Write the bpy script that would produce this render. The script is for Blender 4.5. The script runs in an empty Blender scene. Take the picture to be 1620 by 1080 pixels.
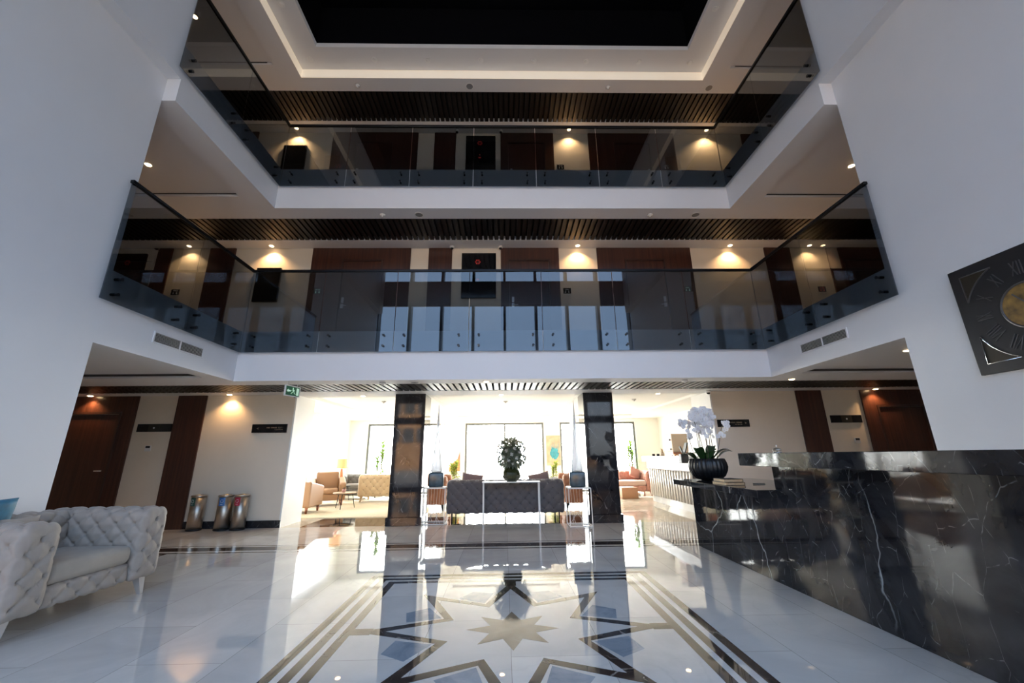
import bpy, bmesh, math, random
from mathutils import Vector, Matrix
PI = math.pi
random.seed(7)
sc = bpy.context.scene
COL = sc.collection
ORD = ['leftmost', 'second from the left', 'third from the left', 'fourth from the left', 'fifth from the left',
       'sixth from the left', 'seventh from the left', 'rightmost']

# ------------------------------------------------------------------ camera
cam_d = bpy.data.cameras.new('camera')
cam_d.sensor_width = 36.0
cam_d.lens = 637.54 * 36 / 1620
cam_d.clip_end = 400
cam = bpy.data.objects.new('camera', cam_d)
COL.objects.link(cam)
def cam_axes(p, y, r):
    cp, sp, cy, sy = math.cos(p), math.sin(p), math.cos(y), math.sin(y)
    f = Vector((sy * cp, cy * cp, sp)); rt = Vector((cy, -sy, 0)); up = rt.cross(f)
    return (math.cos(r) * rt + math.sin(r) * up, -math.sin(r) * rt + math.cos(r) * up, f)
a_, b_, c_ = cam_axes(0.2777, 0.0211, -0.0118)
m = Matrix.Identity(4)
for i in range(3):
    m[i][0], m[i][1], m[i][2] = a_[i], b_[i], -c_[i]
m.translation = Vector((-0.0357, 0.0, 1.22))
cam.matrix_world = m
sc.camera = cam

# ------------------------------------------------------------------ colour management, light budget
sc.view_settings.view_transform = 'Standard'
sc.view_settings.look = 'None'
sc.view_settings.gamma = 1.0
sc.view_settings.use_curve_mapping = False
sc.view_settings.exposure = 0.0
sc.cycles.max_bounces = 10
sc.cycles.diffuse_bounces = 5
sc.cycles.glossy_bounces = 4
sc.cycles.transmission_bounces = 8
sc.cycles.transparent_max_bounces = 24
sc.cycles.sample_clamp_indirect = 6.0
sc.cycles.blur_glossy = 0.5
sc.cycles.caustics_reflective = False
sc.cycles.caustics_refractive = False

SPOT_W = 52.0           # each corridor downlight
SKY_BACK = 4.4          # blue sky behind the camera
SKY_SUN = 40.0          # hazy bright sky beyond the lounge windows

# ------------------------------------------------------------------ world: blue sky, hazy and bright on the sun's side (+Y)
wd = bpy.data.worlds.new('sky'); sc.world = wd; wd.use_nodes = True
nt = wd.node_tree; nt.nodes.clear()
def N(nt, t, **k):
    n = nt.nodes.new(t)
    for a, v in k.items():
        setattr(n, a, v)
    return n
wo = N(nt, 'ShaderNodeOutputWorld'); tc = N(nt, 'ShaderNodeTexCoord')
sep = N(nt, 'ShaderNodeSeparateXYZ'); nt.links.new(tc.outputs['Generated'], sep.inputs[0])
rz = N(nt, 'ShaderNodeValToRGB')
e = rz.color_ramp.elements
e[0].position = 0.0; e[0].color = (0.42, 0.42, 0.42, 1)
e[1].position = 1.0; e[1].color = (0.34, 0.50, 0.80, 1)
for p_, c in ((0.49, (0.50, 0.50, 0.50, 1)), (0.52, (0.84, 0.88, 0.95, 1)), (0.62, (0.42, 0.63, 1.0, 1)), (0.70, (0.42, 0.62, 0.98, 1))):
    q = e.new(p_); q.color = c
mz = N(nt, 'ShaderNodeMath', operation='MULTIPLY_ADD'); mz.inputs[1].default_value = 0.5; mz.inputs[2].default_value = 0.5
nt.links.new(sep.outputs[2], mz.inputs[0]); nt.links.new(mz.outputs[0], rz.inputs[0])
vs = N(nt, 'ShaderNodeVectorMath', operation='DOT_PRODUCT'); vs.inputs[1].default_value = Vector((-0.12, 0.93, 0.34)).normalized()
nt.links.new(tc.outputs['Generated'], vs.inputs[0])
mr = N(nt, 'ShaderNodeMapRange'); mr.interpolation_type = 'SMOOTHSTEP'
mr.inputs[1].default_value = 0.0; mr.inputs[2].default_value = 0.95
nt.links.new(vs.outputs['Value'], mr.inputs[0])
b1 = N(nt, 'ShaderNodeBackground'); b1.inputs[1].default_value = SKY_BACK
b2 = N(nt, 'ShaderNodeBackground'); b2.inputs[0].default_value = (1.0, 0.985, 0.955, 1); b2.inputs[1].default_value = SKY_SUN
nt.links.new(rz.outputs[0], b1.inputs[0])
mx = N(nt, 'ShaderNodeMixShader')
nt.links.new(mr.outputs[0], mx.inputs[0]); nt.links.new(b1.outputs[0], mx.inputs[1]); nt.links.new(b2.outputs[0], mx.inputs[2])
nt.links.new(mx.outputs[0], wo.inputs[0])

sun_d = bpy.data.lights.new('sun', 'SUN'); sun_d.energy = 34.0; sun_d.angle = math.radians(1.0); sun_d.color = (1.0, 0.95, 0.87)
sun = bpy.data.objects.new('sun', sun_d); COL.objects.link(sun); sun.rotation_euler = (math.radians(-42), 0, math.radians(8))   # high sun beyond the lounge
def portal(loc, rot, sx, sy):
    l = bpy.data.lights.new('window_portal', 'AREA'); l.shape = 'RECTANGLE'; l.size = sx; l.size_y = sy
    l.cycles.is_portal = True
    o = bpy.data.objects.new('window_portal', l); COL.objects.link(o); o.location = loc; o.rotation_euler = rot
portal((0, -0.72, 4.0), (PI / 2, 0, 0), 9.0, 8.2)
portal((0, 14.75, 1.25), (-PI / 2, 0, 0), 10.4, 2.4)
portal((-5.65, 11.6, 1.25), (PI / 2, 0, -PI / 2), 5.2, 2.2)

# ------------------------------------------------------------------ materials
def mat(name):
    m = bpy.data.materials.new(name); m.use_nodes = True
    nt = m.node_tree; nt.nodes.clear()
    out = N(nt, 'ShaderNodeOutputMaterial')
    return m, nt, out
def P(name, col, rough=0.5, metal=0.0, noise=0.0, nscale=8.0, coat=0.0, emit=None, estr=0.0, sheen=0.0, bump=0.0, spec=0.5):
    m, nt, out = mat(name)
    b = N(nt, 'ShaderNodeBsdfPrincipled')
    b.inputs['Base Color'].default_value = (*col, 1); b.inputs['Roughness'].default_value = rough
    b.inputs['Metallic'].default_value = metal; b.inputs['Coat Weight'].default_value = coat
    b.inputs['Coat Roughness'].default_value = 0.08
    b.inputs['Sheen Weight'].default_value = sheen; b.inputs['Specular IOR Level'].default_value = spec
    if emit:
        b.inputs['Emission Color'].default_value = (*emit, 1); b.inputs['Emission Strength'].default_value = estr
    if noise or bump:
        t = N(nt, 'ShaderNodeTexCoord'); n = N(nt, 'ShaderNodeTexNoise'); n.inputs['Scale'].default_value = nscale
        n.inputs['Detail'].default_value = 4
        nt.links.new(t.outputs['Object'], n.inputs['Vector'])
        if noise:
            r = N(nt, 'ShaderNodeMapRange'); r.inputs[1].default_value = 0.3; r.inputs[2].default_value = 0.7
            r.inputs[3].default_value = 1 - noise; r.inputs[4].default_value = 1 + noise
            nt.links.new(n.outputs['Fac'], r.inputs[0])
            v = N(nt, 'ShaderNodeVectorMath', operation='SCALE'); v.inputs[0].default_value = col
            nt.links.new(r.outputs[0], v.inputs['Scale']); nt.links.new(v.outputs[0], b.inputs['Base Color'])
        if bump:
            bp = N(nt, 'ShaderNodeBump'); bp.inputs['Strength'].default_value = bump; bp.inputs['Distance'].default_value = 0.01
            nt.links.new(n.outputs['Fac'], bp.inputs['Height']); nt.links.new(bp.outputs[0], b.inputs['Normal'])
    nt.links.new(b.outputs[0], out.inputs[0])
    return m
def wood(name, c1, c2, rough=0.3, scale=1.0, coat=0.3):
    m, nt, out = mat(name)
    b = N(nt, 'ShaderNodeBsdfPrincipled'); b.inputs['Roughness'].default_value = rough; b.inputs['Coat Weight'].default_value = coat
    b.inputs['Coat Roughness'].default_value = 0.12
    t = N(nt, 'ShaderNodeTexCoord'); mp = N(nt, 'ShaderNodeMapping'); mp.inputs['Scale'].default_value = (28 * scale, 28 * scale, 0.9 * scale)
    n = N(nt, 'ShaderNodeTexNoise'); n.inputs['Scale'].default_value = 1.0; n.inputs['Detail'].default_value = 5; n.inputs['Distortion'].default_value = 0.6
    r = N(nt, 'ShaderNodeValToRGB'); r.color_ramp.elements[0].color = (*c1, 1); r.color_ramp.elements[1].color = (*c2, 1)
    r.color_ramp.elements[0].position = 0.3; r.color_ramp.elements[1].position = 0.72
    L = nt.links.new
    L(t.outputs['Object'], mp.inputs[0]); L(mp.outputs[0], n.inputs['Vector']); L(n.outputs['Fac'], r.inputs[0]); L(r.outputs[0], b.inputs['Base Color'])
    L(b.outputs[0], out.inputs[0])
    return m
def marble(name, base, base2, vein, vscale=1.0, vamt=1.0, rough=0.05, tile=None, nsc=1.3, width=0.010, cracks=False, ior=1.5):
    """polished stone: cloudy ground, fine cracked veins, optional tile joints"""
    m, nt, out = mat(name); L = nt.links.new
    b = N(nt, 'ShaderNodeBsdfPrincipled'); b.inputs['Roughness'].default_value = rough; b.inputs['IOR'].default_value = ior
    t = N(nt, 'ShaderNodeTexCoord')
    n = N(nt, 'ShaderNodeTexNoise'); n.inputs['Scale'].default_value = nsc; n.inputs['Detail'].default_value = 8; n.inputs['Roughness'].default_value = 0.62
    n.inputs['Distortion'].default_value = 0.8
    L(t.outputs['Object'], n.inputs['Vector'])
    r = N(nt, 'ShaderNodeValToRGB'); r.color_ramp.elements[0].color = (*base, 1); r.color_ramp.elements[1].color = (*base2, 1)
    r.color_ramp.elements[0].position = 0.35; r.color_ramp.elements[1].position = 0.68
    L(n.outputs['Fac'], r.inputs[0])
    cur = r.outputs[0]
    for k, (s, w, th) in enumerate(((1.0, width, 0.50), (2.7, width * 0.9, 0.55), (4.3, width * 1.3, 0.44))[:3 if cracks else 2]):
        mp = N(nt, 'ShaderNodeMapping'); mp.inputs['Scale'].default_value = (vscale * s, vscale * s * (0.8 + 0.3 * k), vscale * s * 0.62)
        mp.inputs['Rotation'].default_value = (0.6 + k, 0.35 - k * 0.5, 0.3 + k); mp.inputs['Location'].default_value = (3.3 + k * 5, 1.7, 0.4)
        L(t.outputs['Object'], mp.inputs[0])
        n2 = N(nt, 'ShaderNodeTexNoise'); n2.inputs['Scale'].default_value = 2.2 if k < 2 else 1.0; n2.inputs['Detail'].default_value = 5 if k < 2 else 2
        L(mp.outputs[0], n2.inputs['Vector'])
        ad = N(nt, 'ShaderNodeVectorMath', operation='MULTIPLY_ADD'); ad.inputs[1].default_value = (0.35, 0.35, 0.35)
        L(n2.outputs['Color'], ad.inputs[0]); L(mp.outputs[0], ad.inputs[2])
        vo = N(nt, 'ShaderNodeTexVoronoi', feature='DISTANCE_TO_EDGE'); vo.inputs['Scale'].default_value = 1.0
        L(ad.outputs[0], vo.inputs['Vector'])
        mrg = N(nt, 'ShaderNodeMapRange'); mrg.inputs[1].default_value = 0.0; mrg.inputs[2].default_value = w
        mrg.inputs[3].default_value = 1.0; mrg.inputs[4].default_value = 0.0
        L(vo.outputs['Distance'], mrg.inputs[0])
        n3 = N(nt, 'ShaderNodeTexNoise'); n3.inputs['Scale'].default_value = 1.1 * s; n3.inputs['Detail'].default_value = 3
        L(mp.outputs[0], n3.inputs['Vector'])
        m3 = N(nt, 'ShaderNodeMapRange'); m3.inputs[1].default_value = th; m3.inputs[2].default_value = th + 0.14; m3.inputs[4].default_value = vamt * (1.0, 0.85, 0.42)[k]
        L(n3.outputs['Fac'], m3.inputs[0])
        mu = N(nt, 'ShaderNodeMath', operation='MULTIPLY'); L(mrg.outputs[0], mu.inputs[0]); L(m3.outputs[0], mu.inputs[1])
        mixc = N(nt, 'ShaderNodeMix', data_type='RGBA'); mixc.inputs[7].default_value = (*vein, 1)
        L(mu.outputs[0], mixc.inputs[0]); L(cur, mixc.inputs[6]); cur = mixc.outputs[2]
    if tile:
        br = N(nt, 'ShaderNodeTexBrick'); br.offset = 0.5; br.inputs['Scale'].default_value = 1.0
        br.inputs['Brick Width'].default_value = tile[0]; br.inputs['Row Height'].default_value = tile[1]
        br.inputs['Mortar Size'].default_value = 0.0018; br.inputs['Mortar Smooth'].default_value = 0.0
        br.inputs['Color1'].default_value = (1, 1, 1, 1); br.inputs['Color2'].default_value = (0.86, 0.86, 0.87, 1); br.inputs['Mortar'].default_value = (0.45, 0.43, 0.4, 1)
        mp2 = N(nt, 'ShaderNodeMapping'); mp2.inputs['Rotation'].default_value = (0, 0, PI / 2)
        L(t.outputs['Object'], mp2.inputs[0]); L(mp2.outputs[0], br.inputs['Vector'])
        mm = N(nt, 'ShaderNodeMix', data_type='RGBA'); mm.blend_type = 'MULTIPLY'; mm.inputs[0].default_value = 1
        L(cur, mm.inputs[6]); L(br.outputs['Color'], mm.inputs[7]); cur = mm.outputs[2]
    L(cur, b.inputs['Base Color']); L(b.outputs[0], out.inputs[0])
    return m
def glass(name, tint, ior=1.5, rough=0.0):
    """thin pane: the entry face reflects by Fresnel, each face tints what passes"""
    m, nt, out = mat(name); L = nt.links.new
    fr = N(nt, 'ShaderNodeFresnel'); fr.inputs[0].default_value = ior
    tr = N(nt, 'ShaderNodeBsdfTransparent'); tr.inputs[0].default_value = (*tint, 1)
    gl = N(nt, 'ShaderNodeBsdfGlossy'); gl.inputs['Roughness'].default_value = rough
    ge = N(nt, 'ShaderNodeNewGeometry'); ml = N(nt, 'ShaderNodeMath', operation='SUBTRACT'); ml.inputs[0].default_value = 1.0
    L(ge.outputs['Backfacing'], ml.inputs[1])
    mu = N(nt, 'ShaderNodeMath', operation='MULTIPLY'); L(fr.outputs[0], mu.inputs[0]); L(ml.outputs[0], mu.inputs[1])
    mx = N(nt, 'ShaderNodeMixShader'); L(mu.outputs[0], mx.inputs[0]); L(tr.outputs[0], mx.inputs[1]); L(gl.outputs[0], mx.inputs[2])
    L(mx.outputs[0], out.inputs[0])
    return m
def sheer(name, col, trans=0.5, open_=0.25):
    m, nt, out = mat(name); L = nt.links.new
    d = N(nt, 'ShaderNodeBsdfDiffuse'); d.inputs[0].default_value = (*col, 1)
    t = N(nt, 'ShaderNodeBsdfTranslucent'); t.inputs[0].default_value = (*col, 1)
    o = N(nt, 'ShaderNodeBsdfTransparent')
    m1 = N(nt, 'ShaderNodeMixShader'); m1.inputs[0].default_value = trans; L(d.outputs[0], m1.inputs[1]); L(t.outputs[0], m1.inputs[2])
    m2 = N(nt, 'ShaderNodeMixShader'); m2.inputs[0].default_value = open_; L(m1.outputs[0], m2.inputs[1]); L(o.outputs[0], m2.inputs[2])
    L(m2.outputs[0], out.inputs[0])
    return m

WHITE = P('white_paint', (0.74, 0.735, 0.75), 0.55, noise=0.012, nscale=2)
CEIL = P('ceiling_paint', (0.70, 0.69, 0.69), 0.7)
CREAM = P('cream_paint', (0.78, 0.68, 0.55), 0.6, noise=0.02, nscale=3)
LOUNGE = P('lounge_paint', (0.90, 0.885, 0.84), 0.6)
BLACKP = P('black_paint', (0.002, 0.002, 0.003), 0.9, spec=0.05)
WOOD = wood('walnut_veneer', (0.040, 0.013, 0.008), (0.085, 0.030, 0.018), 0.32)
DOORW = wood('dark_door_veneer', (0.028, 0.012, 0.009), (0.060, 0.026, 0.018), 0.35)
SLAT = P('slat_brown_lacquer', (0.010, 0.008, 0.0075), 0.42, spec=0.3)
SLATV = P('slat_void', (0.002, 0.002, 0.002), 0.8)
FLOOR = marble('cream_marble', (0.61, 0.59, 0.56), (0.74, 0.72, 0.68), (0.52, 0.50, 0.48), 0.9, 0.35, 0.022, tile=(1.2, 0.6), ior=1.78)
LFLOOR = marble('beige_marble', (0.60, 0.53, 0.42), (0.70, 0.63, 0.52), (0.45, 0.38, 0.3), 0.9, 0.3, 0.05, tile=(0.9, 0.6))
INLAY = marble('dark_inlay_marble', (0.030, 0.020, 0.017), (0.075, 0.055, 0.045), (0.5, 0.45, 0.4), 2.0, 0.8, 0.04, nsc=4)
INLAYB = marble('brown_inlay_marble', (0.19, 0.145, 0.10), (0.27, 0.21, 0.15), (0.5, 0.45, 0.4), 2.0, 0.5, 0.04, nsc=4)
GREYM = marble('blue_grey_marble', (0.20, 0.24, 0.29), (0.33, 0.37, 0.42), (0.6, 0.6, 0.6), 2.0, 0.5, 0.04, nsc=5)
BLACKM = marble('black_marble', (0.006, 0.006, 0.008), (0.034, 0.035, 0.040), (0.50, 0.54, 0.56), 0.95, 0.8, 0.045, nsc=2.4, width=0.006, cracks=True, ior=1.42)
GTINT = glass('smoked_glass', (0.46, 0.49, 0.515), 1.8)
LITEDGE = P('painted_edge_light', (0.62, 0.55, 0.50), 0.3)
GCLEAR = glass('window_glass', (0.96, 0.98, 0.98), 1.3)
RAIL = P('anthracite_metal', (0.012, 0.013, 0.016), 0.28, 0.6)
FRAMEM = P('bronze_window_frame', (0.03, 0.028, 0.027), 0.4, 0.3)
FRAMEG = P('grey_window_frame', (0.13, 0.135, 0.13), 0.4, 0.2)
STEEL = P('polished_steel', (0.50, 0.45, 0.385), 0.36, 1.0)
SATIN = P('satin_steel', (0.75, 0.75, 0.76), 0.45, 0.6)
CHROME = P('chrome', (0.8, 0.8, 0.8), 0.08, 1.0)
WIRE = P('white_lacquered_metal', (0.85, 0.83, 0.78), 0.3)
BLACKG = P('black_gloss', (0.006, 0.006, 0.007), 0.08)
BLACKR = P('black_ceramic', (0.010, 0.010, 0.011), 0.32)
PLAST = P('white_plastic', (0.75, 0.74, 0.72), 0.4)
DPLAST = P('dark_plastic', (0.015, 0.015, 0.016), 0.5, spec=0.3)
VELV = P('light_grey_velvet', (0.36, 0.305, 0.26), 0.75, sheen=0.1, noise=0.06, nscale=14)
CUSHV = P('pale_seat_velvet', (0.38, 0.33, 0.275), 0.75, sheen=0.15, noise=0.05, nscale=10)
TAUPE = P('taupe_velvet', (0.105, 0.092, 0.092), 0.7, sheen=0.5, noise=0.06, nscale=12)
BEIGE = P('beige_velvet', (0.46, 0.34, 0.20), 0.75, sheen=0.4)
GREYV = P('grey_velvet', (0.15, 0.14, 0.12), 0.75, sheen=0.4)
ORANGE = P('rust_velvet', (0.34, 0.14, 0.07), 0.7, sheen=0.4)
PINK = P('terracotta_velvet', (0.34, 0.15, 0.11), 0.7, sheen=0.4)
LEATH = P('tan_leather', (0.27, 0.145, 0.07), 0.5)
MAROON = P('mauve_velvet', (0.20, 0.13, 0.12), 0.8, sheen=0.4)
TEALF = P('teal_velvet', (0.01, 0.13, 0.22), 0.6, sheen=0.05, noise=0.25, nscale=18)
BROWNW = wood('brown_leg_wood', (0.22, 0.07, 0.03), (0.32, 0.11, 0.05), 0.4)
BUTTON = P('dark_button', (0.03, 0.025, 0.02), 0.6)
RUG = P('beige_wool_rug', (0.50, 0.42, 0.29), 0.95, noise=0.06, nscale=40, bump=0.3)
LEAF = sheer('leaf_green', (0.15, 0.24, 0.06), 0.35, 0.0)
LEAFD = P('dark_leaf_green', (0.020, 0.055, 0.014), 0.3, noise=0.2, nscale=9)
LEAFG = sheer('grey_green_leaf', (0.23, 0.26, 0.19), 0.35, 0.0)
LEAFY = sheer('yellow_green_leaf', (0.26, 0.30, 0.07), 0.35, 0.0)
STEM = P('plant_cane', (0.22, 0.13, 0.07), 0.7)
STEMD = P('orchid_stem', (0.06, 0.045, 0.03), 0.5)
PETAL = sheer('white_petal', (0.88, 0.87, 0.88), 0.30, 0.0)
PETALB = sheer('bouquet_petal', (0.86, 0.85, 0.80), 0.35, 0.0)
LIP = P('orchid_lip', (0.62, 0.50, 0.45), 0.5)
VASEG = P('olive_glass', (0.035, 0.04, 0.012), 0.06, coat=0.6)
CUBEG = P('smoky_blue_glass', (0.05, 0.075, 0.085), 0.12, noise=0.35, nscale=9)
SPIRE = sheer('white_translucent_resin', (0.72, 0.74, 0.77), 0.32, 0.14)
CURT = sheer('white_sheer_curtain', (0.93, 0.92, 0.90), 0.6, 0.25)
SHADE = P('amber_lamp_shade', (0.62, 0.36, 0.16), 0.8, emit=(1.0, 0.50, 0.16), estr=0.4)
LAMPW = P('orange_lamp_base', (0.50, 0.17, 0.06), 0.4)
LED = P('downlight_lens', (1, 0.9, 0.7), 0.4, emit=(1.0, 0.68, 0.36), estr=22.0)
COVE = P('lit_cove_panel', (0.9, 0.85, 0.75), 0.6, emit=(1.0, 0.80, 0.58), estr=0.30)
GOLD = P('old_gold_leaf', (0.17, 0.095, 0.018), 0.6, 0.0, noise=0.6, nscale=14)
CLOCKB = P('dark_bronze_panel', (0.020, 0.020, 0.023), 0.35, 0.3)
CLOCKR = P('relief_bronze', (0.085, 0.08, 0.085), 0.35, 0.4)
GREEN = P('exit_green', (0.01, 0.12, 0.05), 0.35)
GREENL = P('exit_symbol', (0.6, 0.9, 0.65), 0.4, emit=(0.6, 0.95, 0.7), estr=0.35)
REDL = P('red_symbol', (0.4, 0.02, 0.02), 0.4, emit=(0.9, 0.05, 0.03), estr=0.15)
GLYPH = P('brass_lettering', (0.22, 0.18, 0.13), 0.4, 0.5)
GLYPHW = P('white_lettering', (0.7, 0.7, 0.7), 0.5)
PAGES = P('page_edges', (0.62, 0.47, 0.28), 0.8, noise=0.1, nscale=60)
COVERB = P('dark_book_cover', (0.05, 0.03, 0.02), 0.5)
ART1 = P('canvas_warm', (0.45, 0.34, 0.23), 0.8, noise=0.2, nscale=6)
ARTT = P('turquoise_paint', (0.04, 0.24, 0.30), 0.6, noise=0.3, nscale=12)
ARTR = P('coral_paint', (0.42, 0.13, 0.07), 0.6, noise=0.2, nscale=9)
LBL_G = P('green_label', (0.03, 0.10, 0.07), 0.4); LBL_B = P('blue_label', (0.05, 0.17, 0.42), 0.4); LBL_R = P('red_label', (0.45, 0.02, 0.05), 0.4)
SLATE = P('pavement', (0.80, 0.78, 0.74), 0.8, noise=0.1, nscale=2)
FACADE = P('white_render_facade', (0.72, 0.70, 0.66), 0.8)
BRICKY = P('ochre_render_facade', (0.27, 0.14, 0.065), 0.8, noise=0.15, nscale=1)
DFLUTE = P('flute_shadow_gap', (0.07, 0.05, 0.035), 0.5)
FLUTE = P('ivory_lacquer', (0.46, 0.42, 0.375), 0.3, coat=0.3)
CARD = P('kraft_board', (0.46, 0.36, 0.27), 0.6)

# ------------------------------------------------------------------ mesh builder
class MB:
    def __init__(s):
        s.b = bmesh.new()
    def _faces(s, vs, fs, mi, smooth):
        v = [s.b.verts.new(p) for p in vs]
        for f in fs:
            try:
                q = s.b.faces.new([v[i] for i in f]); q.material_index = mi; q.smooth = smooth
            except ValueError:
                pass
        return v
    def box(s, x0, x1, y0, y1, z0, z1, mi=0, M=None):
        x0, x1 = min(x0, x1), max(x0, x1); y0, y1 = min(y0, y1), max(y0, y1); z0, z1 = min(z0, z1), max(z0, z1)
        p = [Vector((x, y, z)) for z in (z0, z1) for y in (y0, y1) for x in (x0, x1)]
        if M: p = [M @ q for q in p]
        s._faces(p, [(0, 2, 3, 1), (4, 5, 7, 6), (0, 1, 5, 4), (2, 6, 7, 3), (0, 4, 6, 2), (1, 3, 7, 5)], mi, False)
        return s
    def rbox(s, x0, x1, y0, y1, z0, z1, r, mi=0, n=4, M=None):
        """box with rounded edges: sphere patches pushed apart"""
        c = Vector(((x0 + x1) / 2, (y0 + y1) / 2, (z0 + z1) / 2)); h = Vector(((x1 - x0) / 2 - r, (y1 - y0) / 2 - r, (z1 - z0) / 2 - r))
        tmp = bmesh.new(); bmesh.ops.create_cube(tmp, size=2.0)
        bmesh.ops.subdivide_edges(tmp, edges=tmp.edges[:], cuts=n * 2 - 1, use_grid_fill=True)
        mp = {}
        for v in tmp.verts:
            q = v.co; d = Vector([math.tan(a * PI / 4) for a in q]).normalized()
            sg = [(0 if abs(a) < 1e-4 else math.copysign(1, a)) for a in q]
            p = c + Vector([sg[i] * h[i] + d[i] * r for i in range(3)])
            if M: p = M @ p
            mp[v] = s.b.verts.new(p)
        for f in tmp.faces:
            q = s.b.faces.new([mp[v] for v in f.verts]); q.material_index = mi; q.smooth = True
        tmp.free(); return s
    def prism(s, poly, z0, z1, mi=0, M=None, smooth=False):
        n = len(poly); p = [Vector((x, y, z0)) for x, y in poly] + [Vector((x, y, z1)) for x, y in poly]
        if M: p = [M @ q for q in p]
        a = sum(poly[i][0] * poly[(i + 1) % n][1] - poly[(i + 1) % n][0] * poly[i][1] for i in range(n))
        v = [s.b.verts.new(q) for q in p]
        r = list(range(n))
        if a < 0: r = r[::-1]
        fs = [[v[i] for i in reversed(r)], [v[n + i] for i in r]]
        for k in range(n):
            i, j = r[k], r[(k + 1) % n]; fs.append([v[i], v[j], v[n + j], v[n + i]])
        for i, f in enumerate(fs):
            q = s.b.faces.new(f); q.material_index = mi; q.smooth = smooth and i > 1
        return s
    def cyl(s, p0, p1, r0, r1=None, seg=16, mi=0, smooth=True):
        r1 = r0 if r1 is None else r1
        return s.tube([p0, p1], [r0, r1], seg, mi, smooth)
    def tube(s, pts, rad, seg=8, mi=0, smooth=True):
        pts = [Vector(p) for p in pts]
        if not hasattr(rad, '__len__'): rad = [rad] * len(pts)
        rings = []; prev = None
        for i, p in enumerate(pts):
            t = (pts[min(i + 1, len(pts) - 1)] - pts[max(i - 1, 0)]).normalized()
            u = t.orthogonal().normalized() if prev is None else (prev - t * prev.dot(t)).normalized()
            prev = u; w = t.cross(u)
            rings.append([s.b.verts.new(p + (u * math.cos(2 * PI * k / seg) + w * math.sin(2 * PI * k / seg)) * rad[i]) for k in range(seg)])
        for a, b in zip(rings, rings[1:]):
            for k in range(seg):
                f = s.b.faces.new([a[k], a[(k + 1) % seg], b[(k + 1) % seg], b[k]]); f.smooth = smooth; f.material_index = mi
        for rg, fl in ((rings[0], True), (rings[-1], False)):
            f = s.b.faces.new(rg[::-1] if fl else rg); f.material_index = mi
        return s
    def lathe(s, prof, seg=32, mi=0, c=(0, 0, 0), rfun=None, smooth=True, cap=True):
        rings = []
        for j, (r, z) in enumerate(prof):
            rings.append([s.b.verts.new((c[0] + (r * (rfun(2 * PI * k / seg, j / (len(prof) - 1)) if rfun else 1)) * math.cos(2 * PI * k / seg),
                                         c[1] + (r * (rfun(2 * PI * k / seg, j / (len(prof) - 1)) if rfun else 1)) * math.sin(2 * PI * k / seg), c[2] + z)) for k in range(seg)])
        for a, b in zip(rings, rings[1:]):
            for k in range(seg):
                f = s.b.faces.new([a[k], a[(k + 1) % seg], b[(k + 1) % seg], b[k]]); f.smooth = smooth; f.material_index = mi
        for rg, fl in ((rings[0], True), (rings[-1], False)) if cap else ():
            f = s.b.faces.new(rg[::-1] if fl else rg); f.material_index = mi
        return s
    def sph(s, c, r, mi=0, sx=1, sy=1, sz=1, seg=12, M=None):
        n = seg // 2; P_ = []
        for j in range(1, n):
            for k in range(seg):
                a, b = PI * j / n, 2 * PI * k / seg
                P_.append(Vector((math.sin(a) * math.cos(b) * sx, math.sin(a) * math.sin(b) * sy, math.cos(a) * sz)) * r)
        P_ += [Vector((0, 0, r * sz)), Vector((0, 0, -r * sz))]
        if M: P_ = [M @ p for p in P_]
        P_ = [p + Vector(c) for p in P_]; fs = []
        for j in range(n - 2):
            for k in range(seg):
                k2 = (k + 1) % seg; fs.append((j * seg + k, (j + 1) * seg + k, (j + 1) * seg + k2, j * seg + k2))
        t, bt = len(P_) - 2, len(P_) - 1
        for k in range(seg):
            k2 = (k + 1) % seg; fs.append((t, k, k2)); fs.append((bt, (n - 2) * seg + k2, (n - 2) * seg + k))
        s._faces(P_, fs, mi, True); return s
    def quad(s, a, b, c, d, mi=0, smooth=False):
        s._faces([Vector(a), Vector(b), Vector(c), Vector(d)], [(0, 1, 2, 3)], mi, smooth); return s
def obj(name, mb, mats, parent=None, M=None, kind=None, bevel=0, label=None):
    me = bpy.data.meshes.new(name)
    if M: mb.b.transform(M)
    for e_ in mb.b.edges:
        if len(e_.link_faces) == 2 and e_.calc_face_angle(0) > 0.75: e_.smooth = False
    mb.b.to_mesh(me); mb.b.free()
    for q in (mats if isinstance(mats, (list, tuple)) else [mats]): me.materials.append(q)
    o = bpy.data.objects.new(name, me); COL.objects.link(o)
    if parent: o.parent = parent
    if kind: o['kind'] = kind
    if label: o['label'] = label
    if bevel:
        bv = o.modifiers.new('bevel', 'BEVEL'); bv.width = bevel; bv.segments = 2; bv.limit_method = 'ANGLE'; bv.angle_limit = 0.7
    return o
def struct(name, mb, mats, bevel=0):
    return obj(name, mb, mats, kind='structure', bevel=bevel)
def thing(name, label, cat, loc=(0, 0, 0), rz=0, group=None):
    o = bpy.data.objects.new(name, None); COL.objects.link(o); o.empty_display_size = 0.1
    o.location = loc; o.rotation_euler = (0, 0, rz); o['label'] = label; o['category'] = cat
    if group: o['group'] = group
    return o
def tag(o, label, cat, group=None):
    o['label'] = label; o['category'] = cat
    if group: o['group'] = group
    return o
def copy_thing(root, loc, rz=None, label=None, group=None):
    r = root.copy(); COL.objects.link(r); r.location = loc
    if rz is not None: r.rotation_euler = (0, 0, rz)
    if label: r['label'] = label
    if group: r['group'] = group
    for ch in list(root.children):
        c = ch.copy(); COL.objects.link(c); c.parent = r
        for g in list(ch.children):
            d = g.copy(); COL.objects.link(d); d.parent = c
    return r

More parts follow.
